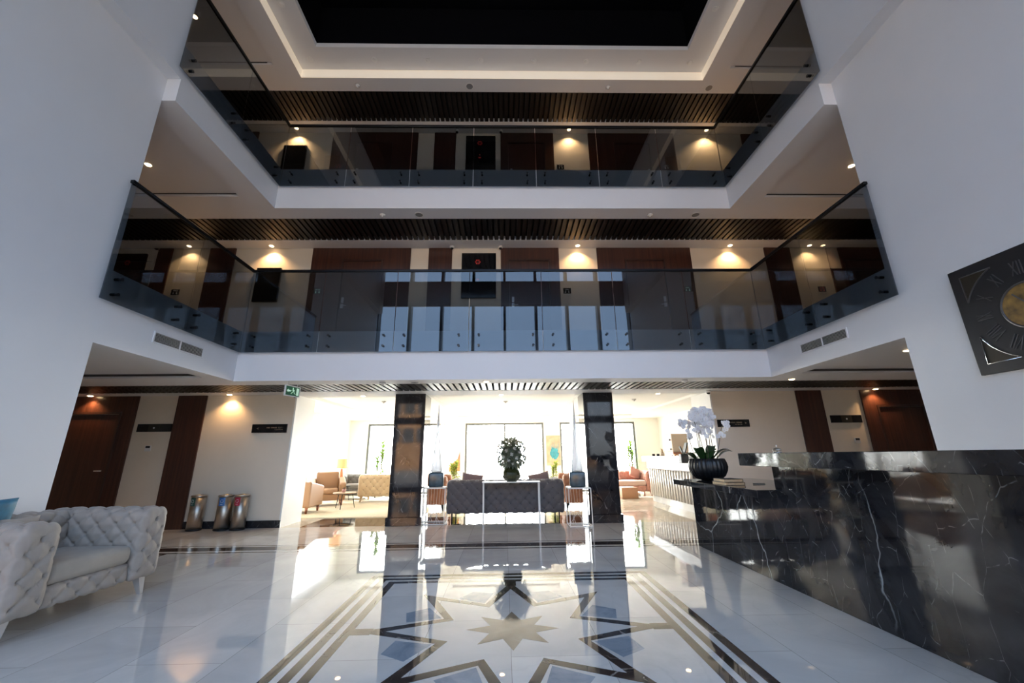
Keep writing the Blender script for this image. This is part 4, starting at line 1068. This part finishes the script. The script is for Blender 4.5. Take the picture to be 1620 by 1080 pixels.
for cx, nm, rxs in ((-1.385, 'left', 1), (1.325, 'right', -1)):
    t = thing('side_stand', 'white wire side stand with glass top, %s of the taupe sofa' % nm, 'side table', (cx, 8.42 if cx < 0 else 7.93, 0), 0, 'white wire side stands')
    hw, hd, H_ = 0.205, 0.19, 0.655; r = 0.007
    if cx > 0: hw = 0.20
    b = MB()
    for sx in (-1, 1):
        for sy in (-1, 1): b.box(sx * hw - r, sx * hw + r, sy * hd - r, sy * hd + r, 0.0, H_)
    for z in (0.012, H_ - 0.008):
        for sy in (-1, 1): b.box(-hw, hw, sy * hd - r, sy * hd + r, z - r, z + r)
        for sx in (-1, 1): b.box(sx * hw - r, sx * hw + r, -hd, hd, z - r, z + r)
    obj('frame', b, WIRE, t)
    b = MB(); b.box(-hw + 0.001, hw - 0.001, -hd + 0.001, hd - 0.001, H_ + 0.0005, H_ + 0.008); obj('top', b, WIRE, t)
    b = MB()
    for k in range(7):
        x = -hw + (k + 0.5) * 2 * hw / 7; x2 = -hw + ((k * 3 + 2) % 7 + 0.5) * 2 * hw / 7
        b.tube([(x, hd, H_ - 0.015), (x * 0.9, hd * 0.6, 0.30), (x2, -hd * 0.6 if k % 2 else hd * 0.2, 0.015)], 0.0028, 5)
    obj('inner_wires', b, WIRE, t)
    yy = t.location.y
    t2 = thing('glass_cube', 'smoky blue glass cube block standing on the %s white wire stand' % nm, 'glass block', (cx, yy, H_ + 0.0085), 0.12 * rxs, 'smoky glass cubes')
    b = MB(); b.rbox(-0.145, 0.145, -0.10, 0.10, 0, 0.27, 0.03, n=3); obj('block', b, CUBEG, t2)
    b = MB(); b.rbox(-0.105, 0.105, -0.065, 0.065, 0.2705, 0.285, 0.007, n=2); obj('cap', b, PLAST, t2)
    b = MB(); zz = H_ + 0.0085 + 0.2856
    b.lathe([(0.105, 0), (0.100, 0.06), (0.075, 0.30), (0.048, 0.60), (0.026, 0.90), (0.010, 1.18), (0.003, 1.32)], 40, rfun=lambda a, v: 1 + 0.12 * (1 - v) * math.sin(6 * a))
    o = obj('tapered_spire', b, SPIRE); o.location = (cx, yy, zz); tag(o, 'tall white tapering spire ornament on the %s smoky glass cube' % nm, 'ornament', 'white spires')

# ------------------------------------------------------------------ lounge seating
sofa('tufted_sofa', 'dark taupe tufted sofa seen from behind in the middle of the lounge', 'sofa', (-0.02, 8.95, 0), 0, 2.32, 0.92, 0.765, TAUPE, TAUPE, DPLAST,
     arm=0.22, zb=0.16, pitch=0.19, depth=0.020, legs='pin', du=0.018, seats=2)
for x, rt, nm in ((-0.72, 0.15, 'left'), (0.70, -0.2, 'right')):
    pillow('throw_cushion', 'mauve velvet cushion on the %s of the taupe sofa, corner above the back' % nm, (x, 8.84, 0.69), (0.44, 0.40, 0.13), (-0.2, rt, 0), MAROON, group='mauve cushions on the taupe sofa')
sofa('tufted_sofa', 'beige tufted sofa with its back to the hall, beside the left pillar', 'sofa', (-3.28, 12.72, 0.012), 0, 1.90, 0.88, 0.745, BEIGE, BEIGE, BEIGE, arm=0.2, zb=0.16, pitch=0.20, depth=0.016, du=0.022)
sofa('tufted_sofa', 'grey tufted sofa against the far left lounge window', 'sofa', (-4.72, 13.62, 0.0), PI, 1.15, 0.78, 0.72, GREYV, GREYV, DPLAST, arm=0.2, zb=0.12, pitch=0.19, depth=0.018, du=0.022)
sofa('tufted_armchair', 'rust orange tufted armchair behind the left white stand', 'armchair', (-1.85, 10.7, 0), -PI / 2, 1.1, 0.86, 0.78, ORANGE, ORANGE, DPLAST, arm=0.2, zb=0.15, pitch=0.17, depth=0.018, du=0.022, group='rust armchairs')
sofa('tufted_armchair', 'rust orange tufted armchair behind the right white stand', 'armchair', (1.80, 10.7, 0), PI / 2, 1.1, 0.86, 0.78, ORANGE, ORANGE, DPLAST, arm=0.2, zb=0.15, pitch=0.17, depth=0.018, du=0.022, group='rust armchairs')
sofa('tufted_sofa', 'terracotta tufted sofa by the lounge bar', 'sofa', (3.85, 13.75, 0), PI, 1.62, 0.86, 0.72, PINK, P('dusty_rose_velvet', (0.48, 0.33, 0.27), 0.8, sheen=0.4), PINK, arm=0.22, zb=0.12, pitch=0.17, depth=0.018, du=0.022)
pillow('throw_cushion', 'terracotta bolster cushion on the terracotta sofa, left one', (3.52, 13.85, 0.60), (0.44, 0.36, 0.14), (-0.2, 0, 0), PINK, group='cushions on the terracotta sofa')
pillow('throw_cushion', 'terracotta cushion tipped against the right arm of the terracotta sofa', (4.22, 13.80, 0.66), (0.40, 0.36, 0.14), (-0.2, 0.4, 0.4), PINK, group='cushions on the terracotta sofa')
b = MB(); b.rbox(-0.24, 0.24, -0.24, 0.24, 0, 0.31, 0.015, n=2); o = obj('ottoman_cube', b, P('brown_leather', (0.32, 0.16, 0.08), 0.5)); o.location = (3.60, 12.6, 0.001)
tag(o, 'low brown leather cube ottoman between the right pillar and the bar', 'ottoman')
b = MB(); b.box(-5.45, -2.45, 9.36, 13.6, 0.0, 0.011); o = obj('wool_rug', b, RUG); tag(o, 'large beige wool rug under the left lounge seating', 'rug')
def armchair(label, loc, rz):
    t = thing('leather_armchair', label, 'armchair', loc, rz, 'tan armchairs')
    b = MB(); b.rbox(-0.33, 0.33, -0.44, -0.24, 0.17, 0.88, 0.06, n=4); obj('backrest', b, LEATH, t)
    for s in (-1, 1):
        b = MB(); b.prism([(-0.44, 0.14), (0.40, 0.14), (0.44, 0.56), (0.38, 0.60), (0.0, 0.66), (-0.44, 0.72)], -0.09, 0.09, M=Matrix.Translation((s * 0.42, 0, 0)) @ Matrix(((0, 0, 1, 0), (1, 0, 0, 0), (0, 1, 0, 0), (0, 0, 0, 1))))
        bmesh.ops.recalc_face_normals(b.b, faces=b.b.faces[:]); obj('armrest', b, LEATH, t, bevel=0.03)
    b = MB(); b.box(-0.325, 0.325, -0.235, 0.38, 0.14, 0.30); obj('seat_base', b, LEATH, t, bevel=0.01)
    b = MB(); b.rbox(-0.322, 0.322, -0.232, 0.41, 0.302, 0.44, 0.055, n=4); obj('seat_cushion', b, LEATH, t)
    for sx in (-1, 1):
        for sy in (-0.36, 0.34):
            b = MB(); b.tube([(sx * 0.42, sy, 0.145), (sx * 0.42, sy, 0.0)], [0.045, 0.026], 8); obj('leg', b, BROWNW, t)
    return t
for lab, lc, rz in (('tan armchair seen from behind at the left edge of the lounge', (-4.95, 10.28, 0.0115), 0.03), ('tan armchair facing the hall beside the orange lamp', (-4.90, 11.80, 0.0115), PI + 0.42)):
    armchair(lab, lc, rz).scale = (0.9, 0.9, 0.97)
def round_table(label, loc, r, h, mtop):
    t = thing('round_table', label, 'side table', loc, 0, 'small round lounge tables')
    b = MB(); b.cyl((0, 0, h - 0.022), (0, 0, h), r, seg=32, smooth=False); obj('top', b, mtop, t, bevel=0.003)
    b = MB(); b.lathe([(r * 0.72, h - 0.04), (r * 0.75, h - 0.04), (r * 0.75, h - 0.0225), (r * 0.72, h - 0.0225), (r * 0.72, h - 0.04)], 24, cap=False); obj('apron_ring', b, DPLAST, t)
    for k in range(3):
        a = k * 2 * PI / 3 + 0.6; b = MB(); b.tube([(r * 0.7 * math.cos(a), r * 0.7 * math.sin(a), h - 0.025), (r * 0.95 * math.cos(a), r * 0.95 * math.sin(a), 0)], [0.011, 0.008], 8); obj('leg', b, DPLAST, t)
round_table('low round wooden table with black legs in front of the tan armchair', (-4.10, 10.98, 0.0115), 0.28, 0.38, wood('pale_table_wood', (0.35, 0.22, 0.13), (0.48, 0.32, 0.2), 0.4))
t = thing('candle_holder', 'small glass candle holder on the low round table', 'candle holder', (-4.12, 10.96, 0.392))
b = MB(); b.lathe([(0.03, 0), (0.045, 0.02), (0.045, 0.07), (0.04, 0.075), (0.036, 0.07), (0.036, 0.02), (0.001, 0.015)], 16); obj('cup', b, P('rose_glass', (0.4, 0.22, 0.18), 0.15), t)
b = MB(); b.cyl((0, 0, 0.0155), (0, 0, 0.12), 0.009, seg=8); obj('candle', b, DPLAST, t)
round_table('dark round side table carrying the orange lamp', (-4.93, 12.92, 0.0115), 0.25, 0.42, DPLAST)
t = thing('table_lamp', 'orange cone table lamp with glowing amber drum shade', 'lamp', (-4.98, 12.92, 0.432))
b = MB(); b.lathe([(0.10, 0), (0.125, 0.02), (0.115, 0.12), (0.07, 0.32), (0.03, 0.45), (0.02, 0.49), (0.001, 0.49)], 24); obj('base', b, LAMPW, t)
b = MB(); b.lathe([(0.165, 0.50), (0.155, 0.77), (0.15, 0.77), (0.16, 0.50), (0.165, 0.50)], 32, cap=False); obj('lamp_shade', b, SHADE, t)
b = MB(); b.cyl((0, 0, 0.4905), (0, 0, 0.62), 0.008, seg=8); b.sph((0, 0, 0.66), 0.035, seg=12); obj('bulb', b, P('lamp_bulb', (1, .8, .5), .4, emit=(1, .6, .25), estr=6), t)

# ------------------------------------------------------------------ potted plants
def cane_plant(label, loc, h, potm, canes, seed, m=LEAF, lw=0.028, L=0.46, group=None, cat='plant', r0=0.16, ph=0.3):
    R_ = random.Random(seed); t = thing('potted_dracaena', label, cat, loc, 0, group)
    b = MB(); b.lathe([(r0 * 0.72, 0), (r0, ph), (r0 * 0.9, ph), (r0 * 0.85, ph - 0.03), (0.001, ph - 0.03)], 20); obj('pot', b, potm, t)
    b = MB(); lf = MB()
    for (cx, cy, ch) in canes:
        top = Vector((cx * 1.8, cy * 1.8, ch)); b.tube([(cx, cy, ph - 0.05), (cx * 1.5, cy * 1.5, (ph + ch) / 2), top], 0.012, 7)
        for k in range(64):
            z = ch - (k / 64) * (ch - ph) * 0.62; a = k * 2.4 + R_.random(); tilt = 0.15 + 0.75 * (k / 64)
            d = Vector((math.cos(a) * (0.35 + tilt), math.sin(a) * (0.35 + tilt), 1.1 - tilt)); leaf_blade(lf, Vector((cx * 1.7, cy * 1.7, z)), d, L * R_.uniform(0.65, 1.05), lw * R_.uniform(0.8, 1.1), droop=0.45)
    obj('cane', b, STEM, t); obj('foliage', lf, m, t)
    return t
cane_plant('tall green cane plant at the left lounge window, behind the beige sofa', (-4.25, 14.36, 0), 1.9, PLAST, [(0.03, 0, 1.72), (-0.06, 0.02, 1.15), (0.02, 0.05, 1.4)], 1, L=0.42)
cane_plant('tall pale green cane plant at the right lounge window', (4.36, 14.50, 0), 1.9, PLAST, [(0.0, -0.02, 1.66), (0.03, 0.03, 1.3), (-0.04, 0.0, 1.45)], 2, L=0.36, r0=0.14)
cane_plant('bushy yellow green plant behind the left rust armchair', (-1.68, 13.9, 0), 1.1, BROWNW, [(0.04, 0, 1.02), (-0.05, 0.02, 0.95), (0, -0.04, 0.9)], 3, m=LEAFY, L=0.30, r0=0.13)
cane_plant('bushy yellow green plant behind the right rust armchair', (1.62, 13.9, 0), 1.1, BROWNW, [(0.02, 0, 1.0), (-0.03, 0.02, 0.85)], 4, m=LEAFY, L=0.26, r0=0.13)

# ------------------------------------------------------------------ lounge pictures, curtains
t = thing('painting', 'pale framed picture with a coral red wedge, left of the middle window', 'painting', (-1.765, LB - 0.001, 1.12), 0)
b = MB(); b.box(-0.24, 0.24, -0.03, 0, -0.42, 0.42); obj('frame', b, PLAST, t)
b = MB(); b.box(-0.20, 0.20, -0.033, -0.0301, -0.38, 0.38); obj('sheet', b, LOUNGE, t)
b = MB(); b.prism([(-0.19, -0.37), (0.19, -0.37), (0.17, 0.30), (0.10, 0.05), (-0.05, -0.12), (-0.19, -0.25)], 0.0332, 0.035, M=RX); obj('painted_shape', b, ARTR, t)
t = thing('painting', 'tall beige canvas with a turquoise blot, right of the middle window', 'painting', (1.69, LB - 0.001, 1.41), 0)
b = MB(); b.box(-0.245, 0.245, -0.03, 0, -0.51, 0.51); obj('canvas', b, ART1, t)
b = MB(); R_ = random.Random(2)
b.prism([(0.02 + (0.15 + R_.uniform(-.02, .03)) * math.cos(a * PI / 12), -0.1 + (0.17 + R_.uniform(-.02, .05)) * math.sin(a * PI / 12)) for a in range(24)], 0.0302, 0.034, M=RX)
for q in range(6): b.prism([(-0.06 + q * .04, 0.0), (-0.03 + q * .04, 0.0), (-0.08 + q * .055, 0.22 + 0.05 * (q % 3))], 0.0302, 0.033, M=RX)
obj('blot', b, ARTT, t)
def curtain(label, x0, x1, y, zt_=2.44, n=14, axis='x'):
    b = MB(); K = n * 8; p0 = None
    for k in range(K + 1):
        u = x0 + (x1 - x0) * k / K; d = 0.03 * math.sin(2 * PI * k / 8)
        a, c_ = ((u, y + d), (y + d, u))[axis == 'y']
        cur = [b.b.verts.new((a, c_, 0.02)), b.b.verts.new((a, c_, zt_))]
        if p0: f_ = b.b.faces.new([p0[0], cur[0], cur[1], p0[1]]); f_.smooth = True
        p0 = cur
    o = obj('sheer_curtain', b, CURT); tag(o, label, 'curtain', 'sheer white curtains'); return o
curtain('sheer white curtain left of the middle lounge window', -2.30, -2.06, LB - 0.10, n=4)
curtain('sheer white curtain right of the middle lounge window', 2.30, 2.50, LB - 0.10, n=4)
curtain('wide sheer white curtain over the left side window', 9.3, 13.9, -5.468, n=46, axis='y')

# ------------------------------------------------------------------ lounge bar
t = thing('lounge_bar', 'ivory fluted bar counter with white marble top at the right of the lounge', 'bar counter', (4.02, 9.1, 0))
b = MB(); b.box(0.035, 0.62, 0.03, 2.70, 0.001, 0.16); obj('plinth', b, P('pale_marble', (0.46, 0.46, 0.45), 0.12, noise=0.1, nscale=3), t)
b = MB(); b.box(0.02, 0.62, 0.02, 2.72, 0.1605, 0.86); obj('body', b, DFLUTE, t)
for k in range(17):
    b = MB(); y0 = 0.02 + k * 2.70 / 17
    b.prism([(0.0195, y0 + 0.018), (0.0195, y0 + 0.141), (0.0, y0 + 0.131), (-0.016, y0 + 0.108), (-0.020, y0 + 0.079), (-0.016, y0 + 0.05), (0.0, y0 + 0.028)], 0.17, 0.85, smooth=True); obj('flute', b, FLUTE, t)
b = MB(); b.box(-0.03, 0.62, 0.0, 2.76, 0.8605, 1.03); obj('fascia', b, P('white_stone', (0.50, 0.505, 0.51), 0.2), t, bevel=0.004)
b = MB(); b.box(0.12, 0.66, 0.78, 3.60, 1.0305, 1.18); obj('raised_shelf', b, P('white_stone_top', (0.52, 0.53, 0.54), 0.15, noise=0.06, nscale=5), t, bevel=0.004)
t = thing('espresso_machine', 'tan boxy espresso machine on the lounge bar', 'coffee machine', (4.40, 10.6, 1.1805))
b = MB(); b.box(-0.21, 0.20, -0.2, 0.2, 0.10, 0.55); obj('housing', b, CARD, t, bevel=0.02)
b = MB(); b.box(-0.20, 0.19, -0.17, 0.17, 0.02, 0.10); obj('drip_tray', b, BROWNW, t)
b = MB(); b.cyl((-0.24, -0.1, 0.40), (-0.2105, -0.1, 0.40), 0.02, seg=12); b.cyl((-0.24, -0.1, 0.17), (-0.2105, -0.1, 0.17), 0.022, seg=12); obj('knob', b, DPLAST, t)
for dx in (-0.16, 0.15):
    b = MB(); b.cyl((dx, 0, 0), (dx, 0, 0.0195), 0.02, seg=10); obj('foot', b, DPLAST, t)
for k in range(4):
    t = thing('coffee_cup', 'small copper cup in the row below the espresso machine, %s' % ORD[k], 'cup', (4.20 + k * 0.09, 10.32, 1.1805), 0, 'copper cups on the bar')
    b = MB(); b.lathe([(0.02, 0), (0.033, 0.05), (0.030, 0.05), (0.018, 0.006), (0.001, 0.006)], 14); obj('bowl', b, P('copper', (0.6, 0.3, 0.15), 0.3, 0.8) if 'copper' not in bpy.data.materials else bpy.data.materials['copper'], t)
t = thing('cash_terminal', 'black tilted cash terminal on the near end of the lounge bar', 'cash terminal', (4.09, 9.64, 1.031))
b = MB(); b.box(-0.085, 0.09, -0.12, 0.018, 0, 0.20); obj('printer', b, DPLAST, t, bevel=0.008)
b = MB(); b.box(-0.012, 0.012, -0.14, 0.0, 0.205, 0.45, M=Matrix.Translation((0.0, 0, 0.0)) @ Matrix.Rotation(0.33, 4, 'Y') @ Matrix.Translation((-0.06, 0, 0))); obj('screen', b, DPLAST, t)
b = MB(); b.box(-0.012, 0.012, -0.10, -0.04, 0.205, 0.37, M=Matrix.Rotation(-0.35, 4, 'Y') @ Matrix.Translation((0.06, 0, 0))); obj('stand', b, DPLAST, t)
for k, (y, s) in enumerate(((11.4, 1.0), (11.75, 0.8), (12.1, 0.8))):
    t = thing('glass_jar', ('flowered jar on the far end of the lounge bar', 'small dark jar beside the flowered jar on the bar', 'small dark jar at the far tip of the bar')[k], 'jar', (4.30, y, 1.1805))
    b = MB(); b.lathe([(0.04 * s, 0), (0.055 * s, 0.03), (0.045 * s, 0.08 * s), (0.001, 0.08 * s)], 14); obj('body', b, DPLAST if k else CARD, t)
    if k == 0:
        b = MB()
        for q in range(24):
            d = Vector((R_.gauss(0, 1), R_.gauss(0, 1), abs(R_.gauss(0.6, .5)))).normalized(); leaf_blade(b, Vector((0, 0, 0.08)), d, R_.uniform(0.1, 0.2), 0.012, droop=0.2)
        obj('foliage', b, BEIGE, t)
for x, y, wh in ((-2.96, 8.40, 'left bay'), (-0.1, 8.40, 'middle bay'), (3.2, 8.40, 'right bay')):
    downlight('round downlight in the bulkhead over the lounge entrance, ' + wh, (x, y, Z1), True, 'lounge bulkhead downlights', 0.3)
for x, y, wh in ((-3.0, 10.0, 'left'), (0.0, 10.2, 'middle'), (3.2, 10.0, 'right')):
    detector('tiny sensor on the lounge ceiling, %s bay' % wh, (x, y, 2.56))

# ------------------------------------------------------------------ buildings across the street, seen mirrored in the balustrade glass
def house(label, x0, x1, y0, y1, h, nx, nz):
    t = thing('street_building', label, 'building', ((x0 + x1) / 2, (y0 + y1) / 2, -0.05), 0, 'buildings across the street')
    hx, hy = (x1 - x0) / 2, (y1 - y0) / 2
    b = MB(); b.box(-hx, hx, -hy, hy, 0, h); obj('walls', b, BRICKY, t)
    b = MB(); b.box(-hx - 0.15, hx + 0.15, -hy - 0.15, hy + 0.15, h + 0.001, h + 0.35); b.box(-hx * 0.5, hx * 0.7, -hy * 0.5, hy * 0.8, h + 0.35, h + 1.9); obj('roof', b, FACADE, t)
    for i in range(nx):
        for j in range(nz):
            b = MB(); x = -hx + (i + 0.5) * 2 * hx / nx; z = h - 2.4 - j * 3.0; b.box(x - 0.6, x + 0.6, hy + 0.001, hy + 0.03, z, z + 1.5); obj('window', b, BLACKG, t)
house('flat-roofed ochre building across the street, mirrored left of centre', -4.6, -0.6, -36, -28, 9.4, 3, 3)
house('low ochre building across the street, mirrored at left', -12.5, -5.2, -36, -28, 8.2, 5, 2)
house('narrow ochre tower across the street, mirrored right of centre', 1.6, 2.6, -33, -30, 10.0, 1, 3)
